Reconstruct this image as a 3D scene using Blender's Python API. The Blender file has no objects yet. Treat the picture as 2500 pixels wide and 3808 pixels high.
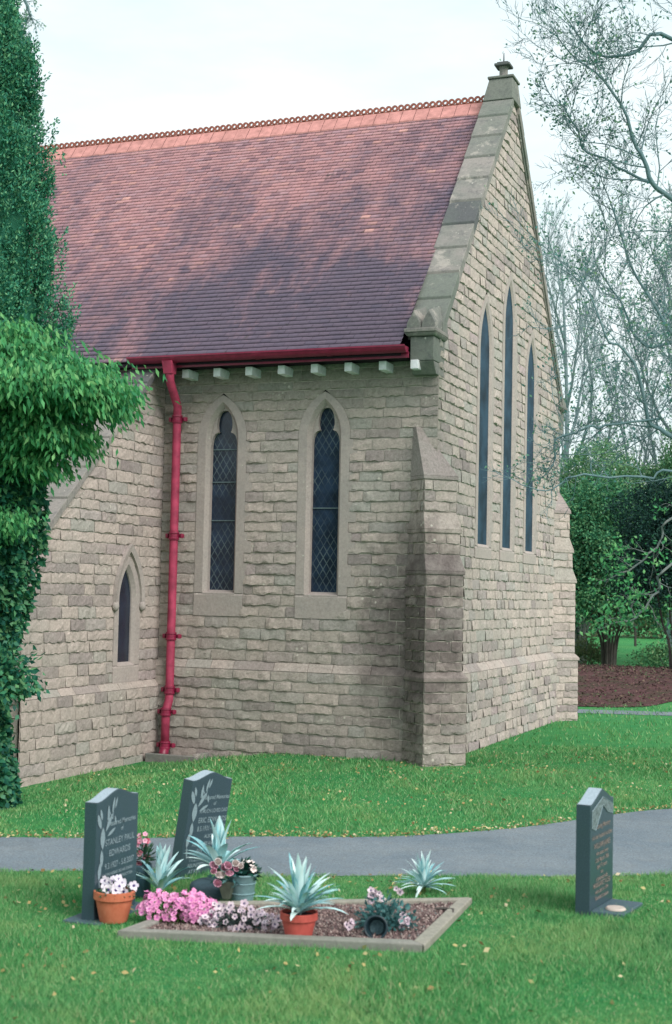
import bpy, bmesh, math, random
import numpy as np
from mathutils import Vector, Matrix, Quaternion
from math import sin, cos, pi, radians, sqrt

S = bpy.context.scene
COL = S.collection

# ------------------------------------------------------------------ camera
CAM = np.array([4.763, -15.2353, 1.9])
YAW, PITCH, ROLL = -0.3744, 0.0578, 0.0218
def cam_axes():
    fw = np.array([sin(YAW)*cos(PITCH), cos(YAW)*cos(PITCH), sin(PITCH)])
    r0 = np.array([cos(YAW), -sin(YAW), 0.0]); u0 = np.cross(r0, fw)
    return r0*cos(ROLL)+u0*sin(ROLL), -r0*sin(ROLL)+u0*cos(ROLL), fw
CR, CU, CF = cam_axes()
cd = bpy.data.cameras.new('camera'); cam = bpy.data.objects.new('camera', cd); COL.objects.link(cam)
cd.sensor_fit = 'VERTICAL'; cd.sensor_height = 36; cd.lens = 49.03
cd.clip_start = 0.1; cd.clip_end = 3000
cd.dof.use_dof = True; cd.dof.focus_distance = 16.5; cd.dof.aperture_fstop = 3.2
M = Matrix.Identity(4)
for i in range(3):
    M[i][0] = CR[i]; M[i][1] = CU[i]; M[i][2] = -CF[i]; M[i][3] = CAM[i]
cam.matrix_world = M
S.camera = cam

# ------------------------------------------------------------------ world, sun, exposure
SUN_EL, SUN_AZ = radians(40), radians(118)      # azimuth measured from +Y towards +X
w = bpy.data.worlds.new('World'); S.world = w; w.use_nodes = True
nt = w.node_tree; nt.nodes.clear()
out = nt.nodes.new('ShaderNodeOutputWorld'); bg = nt.nodes.new('ShaderNodeBackground')
sky = nt.nodes.new('ShaderNodeTexSky'); sky.sky_type = 'NISHITA'; sky.sun_disc = False
sky.sun_elevation = SUN_EL; sky.sun_rotation = SUN_AZ; sky.air_density = 1.0; sky.dust_density = 3.0
tc = nt.nodes.new('ShaderNodeTexCoord'); mp = nt.nodes.new('ShaderNodeMapping'); mp.inputs['Scale'].default_value = (1, 1, 3.5)
nz = nt.nodes.new('ShaderNodeTexNoise'); nz.inputs['Scale'].default_value = 2.3; nz.inputs['Detail'].default_value = 7; nz.inputs['Roughness'].default_value = .55
cr = nt.nodes.new('ShaderNodeValToRGB')
cr.color_ramp.elements[0].position = .32; cr.color_ramp.elements[0].color = (4.7, 5.9, 6.2, 1)
cr.color_ramp.elements[1].position = .68; cr.color_ramp.elements[1].color = (7.2, 7.5, 7.4, 1)
mx = nt.nodes.new('ShaderNodeMixRGB'); mx.inputs[0].default_value = .9
nt.links.new(tc.outputs['Generated'], mp.inputs[0]); nt.links.new(mp.outputs[0], nz.inputs['Vector'])
nt.links.new(nz.outputs['Fac'], cr.inputs[0]); nt.links.new(sky.outputs[0], mx.inputs[1]); nt.links.new(cr.outputs[0], mx.inputs[2])
nt.links.new(mx.outputs[0], bg.inputs['Color']); bg.inputs['Strength'].default_value = .1
nt.links.new(bg.outputs[0], out.inputs[0])
sd = bpy.data.lights.new('sun', 'SUN'); sd.energy = 2.0; sd.angle = radians(35); sd.color = (1, .94, .9)
so = bpy.data.objects.new('sun', sd); COL.objects.link(so)
sdir = Vector((sin(SUN_AZ)*cos(SUN_EL), cos(SUN_AZ)*cos(SUN_EL), sin(SUN_EL)))
so.rotation_euler = sdir.to_track_quat('Z', 'Y').to_euler()
S.view_settings.view_transform = 'Standard'; S.view_settings.look = 'None'
S.view_settings.exposure = 0.8; S.view_settings.gamma = 1.0

# ------------------------------------------------------------------ helpers
def tag(o, label=None, cat=None, group=None, kind=None):
    if label: o['label'] = label
    if cat: o['category'] = cat
    if group: o['group'] = group
    if kind: o['kind'] = kind
    return o
def empty(name, loc=(0, 0, 0), rz=0, **k):
    o = bpy.data.objects.new(name, None); COL.objects.link(o); o.location = loc; o.rotation_euler = (0, 0, rz)
    o.empty_display_size = .1
    return tag(o, **k)

class MB:
    """collects polygons, then links them as one mesh"""
    def __init__(s): s.v = []; s.f = []; s.t = []; s.tone = 0.5; s.sm = []; s.smooth = False
    def add(s, vs, fs):
        b = len(s.v); s.v.extend([tuple(p) for p in vs])
        for f in fs: s.f.append([b+i for i in f]); s.t.append(s.tone); s.sm.append(s.smooth)
    def quad(s, a, b, c, d): s.add([a, b, c, d], [[0, 1, 2, 3]])
    def hexa(s, b4, t4):
        s.add(list(b4)+list(t4), [[3, 2, 1, 0], [4, 5, 6, 7], [0, 1, 5, 4], [1, 2, 6, 5], [2, 3, 7, 6], [3, 0, 4, 7]])
    def box(s, x0, x1, y0, y1, z0, z1):
        s.hexa([(x0, y0, z0), (x1, y0, z0), (x1, y1, z0), (x0, y1, z0)], [(x0, y0, z1), (x1, y0, z1), (x1, y1, z1), (x0, y1, z1)])
    def tube(s, pts, rad, n=8, cap=True):
        pts = [Vector(p) for p in pts]
        if not hasattr(rad, '__len__'): rad = [rad]*len(pts)
        vs = []; up = None
        for i, p in enumerate(pts):
            d = (pts[min(i+1, len(pts)-1)]-pts[max(i-1, 0)])
            if d.length < 1e-9: d = Vector((0, 0, 1))
            d.normalize()
            if up is None: up = Vector((0, 0, 1)) if abs(d.z) < .9 else Vector((1, 0, 0))
            a = d.cross(up)
            if a.length < 1e-6: a = d.cross(Vector((1, 0, 0)))
            a.normalize(); b = d.cross(a).normalized(); up = -b if False else up
            for k in range(n):
                t = 2*pi*k/n; vs.append(p+a*cos(t)*rad[i]+b*sin(t)*rad[i])
        fs = []
        for i in range(len(pts)-1):
            for k in range(n):
                k2 = (k+1) % n; fs.append([i*n+k, i*n+k2, (i+1)*n+k2, (i+1)*n+k])
        if cap: fs.append(list(range(n))[::-1]); fs.append([(len(pts)-1)*n+k for k in range(n)])
        s.add(vs, fs)
    def lathe(s, prof, n=24, c=(0, 0, 0)):
        vs = [(c[0]+r*cos(2*pi*k/n), c[1]+r*sin(2*pi*k/n), c[2]+z) for r, z in prof for k in range(n)]
        fs = [[i*n+k, i*n+(k+1) % n, (i+1)*n+(k+1) % n, (i+1)*n+k] for i in range(len(prof)-1) for k in range(n)]
        s.add(vs, fs)
    def build(s, name, mat, parent=None, bevel=0, fixn=False, xf=None):
        me = bpy.data.meshes.new(name)
        v = s.v if xf is None else [xf(*p) for p in s.v]
        me.from_pydata(v, [], s.f)
        at = me.attributes.new('tone', 'FLOAT', 'FACE'); at.data.foreach_set('value', np.array(s.t, dtype=np.float32))
        if any(s.sm): me.polygons.foreach_set('use_smooth', s.sm)
        if fixn:
            bm = bmesh.new(); bm.from_mesh(me); bmesh.ops.recalc_face_normals(bm, faces=bm.faces[:]); bm.to_mesh(me); bm.free()
        me.materials.append(mat); me.update()
        o = bpy.data.objects.new(name, me); COL.objects.link(o); o.parent = parent
        if bevel:
            m = o.modifiers.new('bevel', 'BEVEL'); m.width = bevel; m.segments = 2; m.limit_method = 'ANGLE'
        return o

def fast(name, V, F, mat, parent=None, tone=None, smooth=False):
    """V (n,3), F (m,k) arrays -> object"""
    me = bpy.data.meshes.new(name); V = np.asarray(V, np.float32); F = np.asarray(F, np.int32); m, k = F.shape
    me.vertices.add(len(V)); me.vertices.foreach_set('co', V.ravel())
    me.loops.add(m*k); me.loops.foreach_set('vertex_index', F.ravel())
    me.polygons.add(m); me.polygons.foreach_set('loop_start', np.arange(0, m*k, k, dtype=np.int32))
    me.update(calc_edges=True)
    if tone is not None:
        at = me.attributes.new('tone', 'FLOAT', 'FACE'); at.data.foreach_set('value', np.asarray(tone, np.float32))
    if smooth: me.polygons.foreach_set('use_smooth', [True]*m)
    me.materials.append(mat); me.validate()
    o = bpy.data.objects.new(name, me); COL.objects.link(o); o.parent = parent
    return o

# ------------------------------------------------------------------ materials
class NT:
    def __init__(s, name, rough=.8, spec=.3):
        s.m = bpy.data.materials.new(name); s.m.use_nodes = True; s.t = s.m.node_tree
        s.b = s.t.nodes['Principled BSDF']; s.b.inputs['Roughness'].default_value = rough
        s.b.inputs['Specular IOR Level'].default_value = spec
        s.c = s.t.nodes.new('ShaderNodeTexCoord').outputs['Object']
    def L(s, a, b): s.t.links.new(a, b)
    def noise(s, scale, detail=4, rough=.6, sc=(1, 1, 1), vec=None):
        mp = s.t.nodes.new('ShaderNodeMapping'); mp.inputs['Scale'].default_value = sc
        s.L(vec or s.c, mp.inputs[0]); n = s.t.nodes.new('ShaderNodeTexNoise')
        n.inputs['Scale'].default_value = scale; n.inputs['Detail'].default_value = detail; n.inputs['Roughness'].default_value = rough
        s.L(mp.outputs[0], n.inputs['Vector']); return n.outputs['Fac']
    def ramp(s, f, els):
        r = s.t.nodes.new('ShaderNodeValToRGB'); e = r.color_ramp.elements
        while len(e) < len(els): e.new(.5)
        for i, (p, c) in enumerate(els):
            e[i].position = p; e[i].color = (c, c, c, 1) if not hasattr(c, '__len__') else tuple(c)+(1,)
        s.L(f, r.inputs[0]); return r.outputs[0]
    def mix(s, f, a, b, mode='MIX'):
        m = s.t.nodes.new('ShaderNodeMixRGB'); m.blend_type = mode
        for i, x in enumerate((f, a, b)):
            if hasattr(x, 'links') or hasattr(x, 'is_linked'): s.L(x, m.inputs[i])
            elif i == 0: m.inputs[0].default_value = x
            else: m.inputs[i].default_value = tuple(x)+(1,)
        return m.outputs[0]
    def math(s, op, a, b=0.0):
        m = s.t.nodes.new('ShaderNodeMath'); m.operation = op
        for i, x in enumerate((a, b)):
            if hasattr(x, 'is_linked'): s.L(x, m.inputs[i])
            else: m.inputs[i].default_value = x
        return m.outputs[0]
    def attr(s, n='tone'):
        a = s.t.nodes.new('ShaderNodeAttribute'); a.attribute_name = n; return a.outputs['Fac']
    def sep(s):
        x = s.t.nodes.new('ShaderNodeSeparateXYZ'); s.L(s.c, x.inputs[0]); return x.outputs
    def island(s): return s.t.nodes.new('ShaderNodeNewGeometry').outputs['Random Per Island']
    def bump(s, h, st=.5, d=.01):
        b = s.t.nodes.new('ShaderNodeBump'); b.inputs['Strength'].default_value = st; b.inputs['Distance'].default_value = d
        s.L(h, b.inputs['Height']); s.L(b.outputs[0], s.b.inputs['Normal'])
    def col(s, c):
        if hasattr(c, 'is_linked'): s.L(c, s.b.inputs['Base Color'])
        else: s.b.inputs['Base Color'].default_value = tuple(c)+(1,)
        return s
def simple(name, c, rough=.7, spec=.3, var=.25, sc=30, bump=.0):
    n = NT(name, rough, spec); f = n.noise(sc, 5)
    n.col(n.mix(n.ramp(f, [(.3, 0), (.7, 1)]), tuple(x*(1-var) for x in c), tuple(min(1, x*(1+var)) for x in c)))
    if bump: n.bump(f, bump, .01)
    return n.m

def stone_mat(name, base, warm, green, dark, purple, rough=.93, dressed=False):
    n = NT(name, rough, .15); t = n.attr()
    c = n.ramp(t, [(0, dark), (.22, base), (.5, warm), (.72, base), (.86, green), (1, purple)])
    big = n.noise(1.3, 5, .65); fine = n.noise(38, 6, .7); mid = n.noise(9, 5, .7)
    c = n.mix(n.ramp(big, [(.42, 0), (.66, .6)]), c, green)
    c = n.mix(n.ramp(mid, [(.5, 0), (.72, .65)]), c, dark)
    c = n.mix(.55, c, n.ramp(fine, [(.28, .45), (.72, 1.0)]), 'MULTIPLY')
    c = n.mix(n.ramp(n.noise(17, 2, .5), [(.72, 0), (.76, .8)]), c, (.58, .56, .5))   # pale lichen spots
    n.col(c); n.bump(n.mix(.5, fine, mid), .9 if not dressed else .35, .012)
    return n

base, warm, green_, dark, purple = (.50, .425, .385), (.565, .475, .43), (.42, .405, .37), (.32, .27, .265), (.46, .365, .365)
def wall_stone():
    n = NT('rock_faced_sandstone', .93, .15); t = n.attr(); xyz = n.sep()
    c = n.ramp(t, [(0, dark), (.12, (.42, .355, .335)), (.3, base), (.55, warm), (.75, base), (.9, green_), (1, purple)])
    big = n.noise(1.1, 5, .65); fine = n.noise(34, 7, .75); mid = n.noise(8, 5, .7)
    c = n.mix(n.ramp(big, [(.45, 0), (.7, .5)]), c, green_)
    c = n.mix(n.ramp(mid, [(.5, 0), (.75, .5)]), c, (.22, .2, .175))
    # the weather-stained patch low on the corner by the buttress
    d2 = n.math('ADD', n.math('POWER', n.math('MULTIPLY', n.math('ADD', xyz['X'], .15), 1.1), 2.0), n.math('POWER', n.math('MULTIPLY', n.math('ADD', xyz['Y'], .1), .75), 2.0))
    d2 = n.math('ADD', d2, n.math('POWER', n.math('MULTIPLY', n.math('ADD', xyz['Z'], -1.35), .6), 2.0))
    d2 = n.math('ADD', d2, n.math('MULTIPLY', n.math('ADD', n.noise(3.2, 6, .7), -.5), 2.2))
    c = n.mix(n.ramp(d2, [(.1, .85), (.95, 0)]), c, (.11, .082, .085))
    # grey-green tint, stronger towards the top and foot of the wall
    zz = n.math('ADD', xyz['Z'], n.math('MULTIPLY', n.noise(2.2, 4), .9))
    gable_side = n.math('LESS_THAN', xyz['Y'], .15)
    c = n.mix(n.math('MULTIPLY', gable_side, n.ramp(n.math('MULTIPLY', zz, .2), [(.0, .3), (.3, .15), (.8, .08), (.96, .5)])), c, (.24, .235, .19))
    c = n.mix(.65, c, n.ramp(fine, [(.25, .3), (.68, 1.08)]), 'MULTIPLY')
    sp = n.t.nodes.new('ShaderNodeTexVoronoi'); sp.inputs['Scale'].default_value = 11; n.L(n.c, sp.inputs['Vector'])
    spm = n.math('MULTIPLY', n.math('LESS_THAN', sp.outputs['Distance'], .17), n.ramp(n.noise(2.0, 3), [(.56, 0), (.6, .75)]))
    c = n.mix(spm, c, (.55, .52, .45))
    n.col(c); n.bump(n.mix(.5, fine, mid), 1.0, .014)
    return n.m
M_STONE = wall_stone()
M_DRESS = stone_mat('dressed_sandstone', (.43, .375, .35), (.47, .405, .375), (.39, .36, .335), (.36, .325, .31), (.41, .345, .335), dressed=True).m
M_COPE = stone_mat('weathered_coping_stone', (.27, .255, .24), (.33, .3, .28), (.17, .2, .17), (.12, .125, .13), (.26, .225, .225), dressed=True)
_c = M_COPE.b.inputs['Base Color'].links[0].from_socket
M_COPE.col(M_COPE.mix(M_COPE.ramp(M_COPE.noise(3.1, 5, .7), [(.58, 0), (.64, .4)]), _c, (.5, .45, .4)))
M_COPE = M_COPE.m
M_MORT = simple('lime_mortar', (.48, .42, .38), .95, .1, .2, 25, .3)

def roof_mat():
    n = NT('clay_roof_tile', .85, .25); t = n.attr(); xyz = n.sep()
    c = n.ramp(t, [(0, (.3, .17, .2)), (.25, (.47, .25, .27)), (.6, (.56, .29, .30)), (.8, (.47, .28, .32)), (.95, (.62, .32, .3)), (1, (.78, .42, .38))])
    # soot and algae run in patches, thickest on the middle and lower right of the slope
    run = n.noise(.55, 6, .62, (1, .55, .55)); fine = n.noise(26, 5, .7); st = n.noise(2.6, 6, .75, (1.3, .45, .45))
    k = n.math('ADD', n.math('MULTIPLY', n.math('ADD', xyz['Z'], -8.0), -.2), n.math('MULTIPLY', n.math('ADD', xyz['X'], 6.5), .03))
    k = n.math('ADD', k, n.math('MULTIPLY', n.math('ADD', run, -.5), 1.9)); k = n.math('ADD', k, n.math('MULTIPLY', n.math('ADD', st, -.5), 1.3))
    c = n.mix(n.ramp(k, [(.02, 0.06), (.3, .45), (.62, .9)]), c, (.12, .108, .16))
    c = n.mix(.5, c, n.ramp(fine, [(.3, .55), (.7, 1)]), 'MULTIPLY')
    c = n.mix(n.ramp(n.noise(7, 3, .6), [(.68, 0), (.74, .7)]), c, (.08, .075, .075))
    n.col(c); n.bump(fine, .5, .006); return n.m
M_ROOF = roof_mat()
M_RIDGE = simple('orange_ridge_clay', (.5, .235, .215), .85, .2, .25, 9, .3)
M_RED = None
def paint_mat():
    n = NT('crimson_gloss_paint', .42, .5); f = n.noise(12, 4); g = n.noise(60, 4)
    c = n.mix(n.ramp(f, [(.3, 0), (.75, 1)]), (.17, .007, .035), (.27, .018, .06)); c = n.mix(n.ramp(g, [(.62, 0), (.75, .4)]), c, (.09, .015, .03))
    n.col(c); n.bump(g, .15, .003); return n.m
M_RED = paint_mat()
M_REDP = simple('faded_crimson_paint', (.36, .045, .095), .6, .3, .38, 7, .2)
M_WHITE = simple('weathered_white_paint', (.82, .82, .86), .7, .3, .12, 20)
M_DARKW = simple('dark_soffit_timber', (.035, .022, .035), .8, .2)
def leaded(name, scale, line, glass, rough=.25):
    n = NT(name, rough, .5); xyz = n.sep()
    a = n.math('MULTIPLY', n.math('ADD', n.math('ADD', xyz['X'], xyz['Y']), n.math('MULTIPLY', xyz['Z'], .62)), scale)
    b = n.math('MULTIPLY', n.math('SUBTRACT', n.math('ADD', xyz['X'], xyz['Y']), n.math('MULTIPLY', xyz['Z'], .62)), scale)
    def ln(v):
        f = n.math('FRACT', v); return n.math('LESS_THAN', n.math('ABSOLUTE', n.math('SUBTRACT', f, .5)), .07)
    g = n.math('MAXIMUM', ln(a), ln(b)); v = n.noise(5, 3); v2 = n.noise(2.2, 2)
    gl = n.mix(n.ramp(v, [(.35, 0), (.7, 1)]), glass, tuple(x*2.6 for x in glass))
    g = n.math('MULTIPLY', g, n.ramp(v2, [(.42, .08), (.62, .75)]))
    n.col(n.mix(g, gl, line)); n.bump(n.math('ADD', n.math('MULTIPLY', g, .5), n.math('MULTIPLY', v, .6)), .4, .01)
    return n.m
M_LEAD = leaded('leaded_diamond_glass', 11.5, (.11, .15, .17), (.008, .016, .032))
M_GLASS = simple('storm_glazed_window', (.022, .05, .08), .6, .12, .55, 3)
M_DGLASS = simple('dark_window_glass', (.012, .02, .038), .25, .5, .4, 6)

# ------------------------------------------------------------------ ground
def smooth(a, b, x): t = np.clip((x-a)/(b-a), 0, 1); return t*t*(3-2*t)
def gz(x, y):
    x = np.asarray(x, float); y = np.asarray(y, float)
    wgt = np.clip((-5.5-y)/1.5, 0, 1)
    z = .05*np.clip(x-.8, -.3, 2.6)*wgt
    z = z-.16*smooth(-1.6, -3.3, x)*smooth(2., .0, y)
    z = z+.012*np.sin(x*1.7+y*.6)*np.sin(y*1.3-x*.4)*smooth(-5.5, -7, y)*0
    z = z+.45*smooth(24, 50, y)+.32*smooth(10.2, 15, y+.35*np.sin(x*1.3))*smooth(21.5, 17.5, y)
    return z
def G(x, y): return float(gz(x, y))
def grass_mat():
    n = NT('lawn_grass', .95, .1); a = n.noise(.55, 4, .6); b = n.noise(5, 6, .7); c = n.noise(60, 5, .7, (1, 1, 1)); y = n.sep()['Y']
    k = n.mix(n.ramp(a, [(.35, 0), (.65, 1)]), (.03, .24, .075), (.07, .29, .09))
    k = n.mix(n.ramp(b, [(.4, 0), (.75, .6)]), k, (.15, .30, .11))
    k = n.mix(n.ramp(c, [(.45, 0), (.75, .7)]), k, (.02, .14, .05))
    n.col(k); n.bump(c, .9, .03); return n.m
M_GRASS = grass_mat()
def sheet(name, xs, ys, mat, zoff=0, inside=None):
    X, Y = np.meshgrid(xs, ys); Z = gz(X, Y)+zoff; nx, ny = len(xs), len(ys)
    V = np.stack([X, Y, Z], -1).reshape(-1, 3)
    i, j = np.meshgrid(np.arange(nx-1), np.arange(ny-1)); a = (j*nx+i).ravel()
    return fast(name, V, np.stack([a, a+1, a+nx+1, a+nx], -1), mat, smooth=True)
xs = np.concatenate([[-400, -200, -100, -60, -35, -20], np.arange(-14, 14.1, .3), [20, 35, 60, 100, 200, 400]])
ys = np.concatenate([[-60, -30, -20], np.arange(-16, 12, .3), np.arange(12, 70, 3), [80, 120, 200, 400, 900]])
tag(sheet('lawn', xs, ys, M_GRASS), kind='structure')

def curve_pts(P, n=60):
    P = np.array(P, float); t = np.linspace(0, len(P)-1, n); out = []
    for u in t:
        i = min(int(u), len(P)-2); f = u-i
        p0 = P[max(i-1, 0)]; p1 = P[i]; p2 = P[i+1]; p3 = P[min(i+2, len(P)-1)]
        out.append(.5*((2*p1)+(-p0+p2)*f+(2*p0-5*p1+4*p2-p3)*f*f+(-p0+3*p1-3*p2+p3)*f**3))
    return np.array(out)
def strip(name, A, B, mat, zoff=.004, n=120, across=14):
    a = curve_pts(A, n); b = curve_pts(B, n); t = np.linspace(0, 1, across)[None, :, None]
    P = a[:, None]*(1-t)+b[:, None]*t; Z = gz(P[..., 0], P[..., 1])+zoff
    V = np.concatenate([P, Z[..., None]], -1).reshape(-1, 3)
    i, j = np.meshgrid(np.arange(across-1), np.arange(n-1)); q = (j*across+i).ravel()
    return fast(name, V, np.stack([q, q+1, q+across+1, q+across], -1), mat, smooth=True)
def tarmac():
    n = NT('worn_tarmac', .92, .25); a = n.noise(1.6, 5, .6); c = n.noise(75, 3, .8); b = n.noise(7, 7, .75)
    k = n.mix(n.ramp(a, [(.35, 0), (.7, 1)]), (.15, .19, .225), (.2, .235, .26)); k = n.mix(n.ramp(b, [(.5, 0), (.8, .45)]), k, (.24, .24, .23))
    k = n.mix(.8, k, n.ramp(c, [(.3, .45), (.7, 1.35)]), 'MULTIPLY'); k = n.mix(n.ramp(n.noise(2.3, 7, .8), [(.52, 0), (.7, .5)]), k, (.1, .12, .135)); n.col(k); n.bump(c, .6, .006); return n.m
M_TAR = tarmac()
FAR = [(-9.5, -9.9), (-5.2, -8.2), (-2.6, -6.75), (-1.42, -6.17), (-.585, -5.786), (.315, -5.232), (1.145, -4.78), (1.955, -3.883), (2.971, -2.139), (4.4, -1.4), (8, -1.1), (16, -1.3)]
NEAR = [(-8.5, -12), (-4.6, -9.9), (-2.0, -8.1), (-.738, -7.238), (-.01, -6.85), (.949, -6.643), (1.712, -6.33), (2.524, -5.95), (3.5, -5.2), (5.5, -4.3), (9, -4), (17, -4.2)]
tag(strip('tarmac_path', FAR, NEAR, M_TAR), kind='structure')
tag(strip('distant_path', [(-3, 6.9), (1, 8.1), (4, 8.9), (9, 9.3), (14, 9.3)], [(-3, 7.7), (1, 8.9), (4, 9.7), (9, 10.2), (14, 10.2)], M_TAR, .006), kind='structure')
# soil bank under the evergreens
def soil_mat(name, a, b, c):
    n = NT(name, .95, .1); f = n.noise(6, 6, .75); g = n.noise(45, 4, .7)
    k = n.mix(n.ramp(f, [(.3, 0), (.7, 1)]), a, b); k = n.mix(n.ramp(g, [(.5, 0), (.7, .8)]), k, c); k = n.mix(n.ramp(n.noise(1.6, 6, .75), [(.48, 0), (.62, .75)]), k, c); n.col(k); n.bump(g, 1, .04); return n.m
M_SOIL = soil_mat('leaf_littered_soil', (.07, .035, .04), (.17, .08, .085), (.06, .075, .04))
tag(strip('leaf_littered_soil', [(-9, 8.2), (-3, 8.5), (-.2, 9.2), (.75, 9.8), (1.2, 11.0), (1.9, 12.4), (6, 13.5), (14, 14)], [(-10, 20), (-6, 19.6), (-3, 19.9), (-1.2, 19.2), (.6, 20.2), (2.4, 19.6), (6, 21), (14, 21)], M_SOIL, .012), kind='structure')

# ------------------------------------------------------------------ walls of real blocks
rnd = random.Random(7)
def block(mb, p, B, xf=None, rough=True):
    """p = (ulb, urb, ult, urt, vb, vt) ; bulges outward along w"""
    ulb, urb, ult, urt, vb, vt = p; g = .0045
    ulb += g; ult += g; urb -= g; urt -= g; vb += g; vt -= g
    if min(urb-ulb, 99) < .01 and (urt-ult) < .01: return
    L = max(urb-ulb, urt-ult); nx = max(2, int(L/.05))
    prof = [(0, 0), (.04, .95), (.2, 1), (.6, .7), (.9, .3), (1, 0)] if rough else [(0, 0), (.06, 1), (.94, 1), (1, 0)]
    vs = []; ph = rnd.random()*9; tilt = rnd.uniform(-.5, .5)
    for (tv, wv) in prof:
        for i in range(nx+1):
            tu = i/nx; ul = ulb+(ult-ulb)*tv; ur = urb+(urt-urb)*tv
            e = 0 if i in (0, nx) else 1
            ww = wv*B*(.62+.38*e)
            if rough:
                ww *= (1+tilt*(tu-.5)+.35*sin(ph+tu*L*17))
                ww += (rnd.uniform(-.26, .26)*B if e and 0 < tv < 1 else 0)
                if wv == 0: ww = 0
            jv = rnd.uniform(-.012, .012) if (rough and e and 0 < tv < 1) else 0
            vs.append((ul+(ur-ul)*tu, vb+(vt-vb)*tv+jv, max(ww, -.004)))
    k = nx+1; fs = [[r*k+i, r*k+i+1, (r+1)*k+i+1, (r+1)*k+i] for r in range(len(prof)-1) for i in range(nx)]
    mb.tone = rnd.random() if rough else rnd.uniform(.2, .8)
    mb.add(vs, fs)
def courses(z0, z1, hmin=.108, hmax=.142, seed=1):
    r = random.Random(seed); zs = [z0]
    while zs[-1] < z1-.02: zs.append(zs[-1]+r.uniform(hmin, hmax))
    sc = (z1-z0)/(zs[-1]-z0); return [z0+(z-z0)*sc for z in zs]
def face_wall(mb, mort, zs, lo, hi, holes, lmin=.2, lmax=.52, off=0, B=(.007, .022)):
    """lo(z),hi(z): wall ends; holes: list of fn(z)->(a,b) or None"""
    for vb, vt in zip(zs[:-1], zs[1:]):
        def ints(z):
            segs = [[lo(z), hi(z)]]
            return segs
        cuts = []
        for h in holes:
            a = h(vb+.004); b = h(vt-.004); 
            if a is None and b is None: continue
            a = a or b; b = b or ((a[0]+a[1])/2,)*2
            cuts.append((a[0], a[1], b[0], b[1]))
        cuts.sort()
        lb, lt = lo(vb), lo(vt)
        segs = []
        for c in cuts:
            segs.append((lb, c[0], lt, c[2])); lb, lt = c[1], c[3]
        segs.append((lb, hi(vb), lt, hi(vt)))
        for (ab, bb, at, bt) in segs:
            if bb-ab < .012 and bt-at < .012: continue
            bt = max(bt, at+.002); bb = max(bb, ab+.002)
            mort.quad((ab, vb, -.002+off), (bb, vb, -.002+off), (bt, vt, -.002+off), (at, vt, -.002+off))
            # joints between
            a0, b0 = max(ab, at), min(bb, bt); js = []
            if b0-a0 > lmax*.9:
                u = a0+rnd.uniform(lmin, lmax)*rnd.choice((.6, 1))
                while u < b0-lmin*.6: js.append(u); u += rnd.uniform(lmin, lmax)
            e = [(ab, at)]+[(j, j) for j in js]+[(bb, bt)]
            for (p, q) in zip(e[:-1], e[1:]):
                block(mb, (p[0], q[0], p[1], q[1], vb, vt), rnd.uniform(*B))

def lancet_half(z, zs_, za, hw):
    """half width of a two-centred pointed arch, straight below zs_"""
    if z <= zs_: return hw
    if z >= za: return 0
    H = za-zs_; R = (hw*hw+H*H)/(2*hw); c = R-hw
    return max(0, sqrt(max(R*R-(z-zs_)**2, 0))-c)
def arch_outline(z0, zs_, za, hw, n=12, nj=14):
    pts = [(-hw, z0+(zs_-z0)*i/nj) for i in range(nj)]
    top = [(-lancet_half(zs_+(za-zs_)*t, zs_, za, hw), zs_+(za-zs_)*t) for t in [sin(pi/2*i/n) for i in range(n+1)]]
    top[-1] = (0, za)
    L = pts+top; return L+[(-u, v) for (u, v) in L[::-1][1:]]

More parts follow.
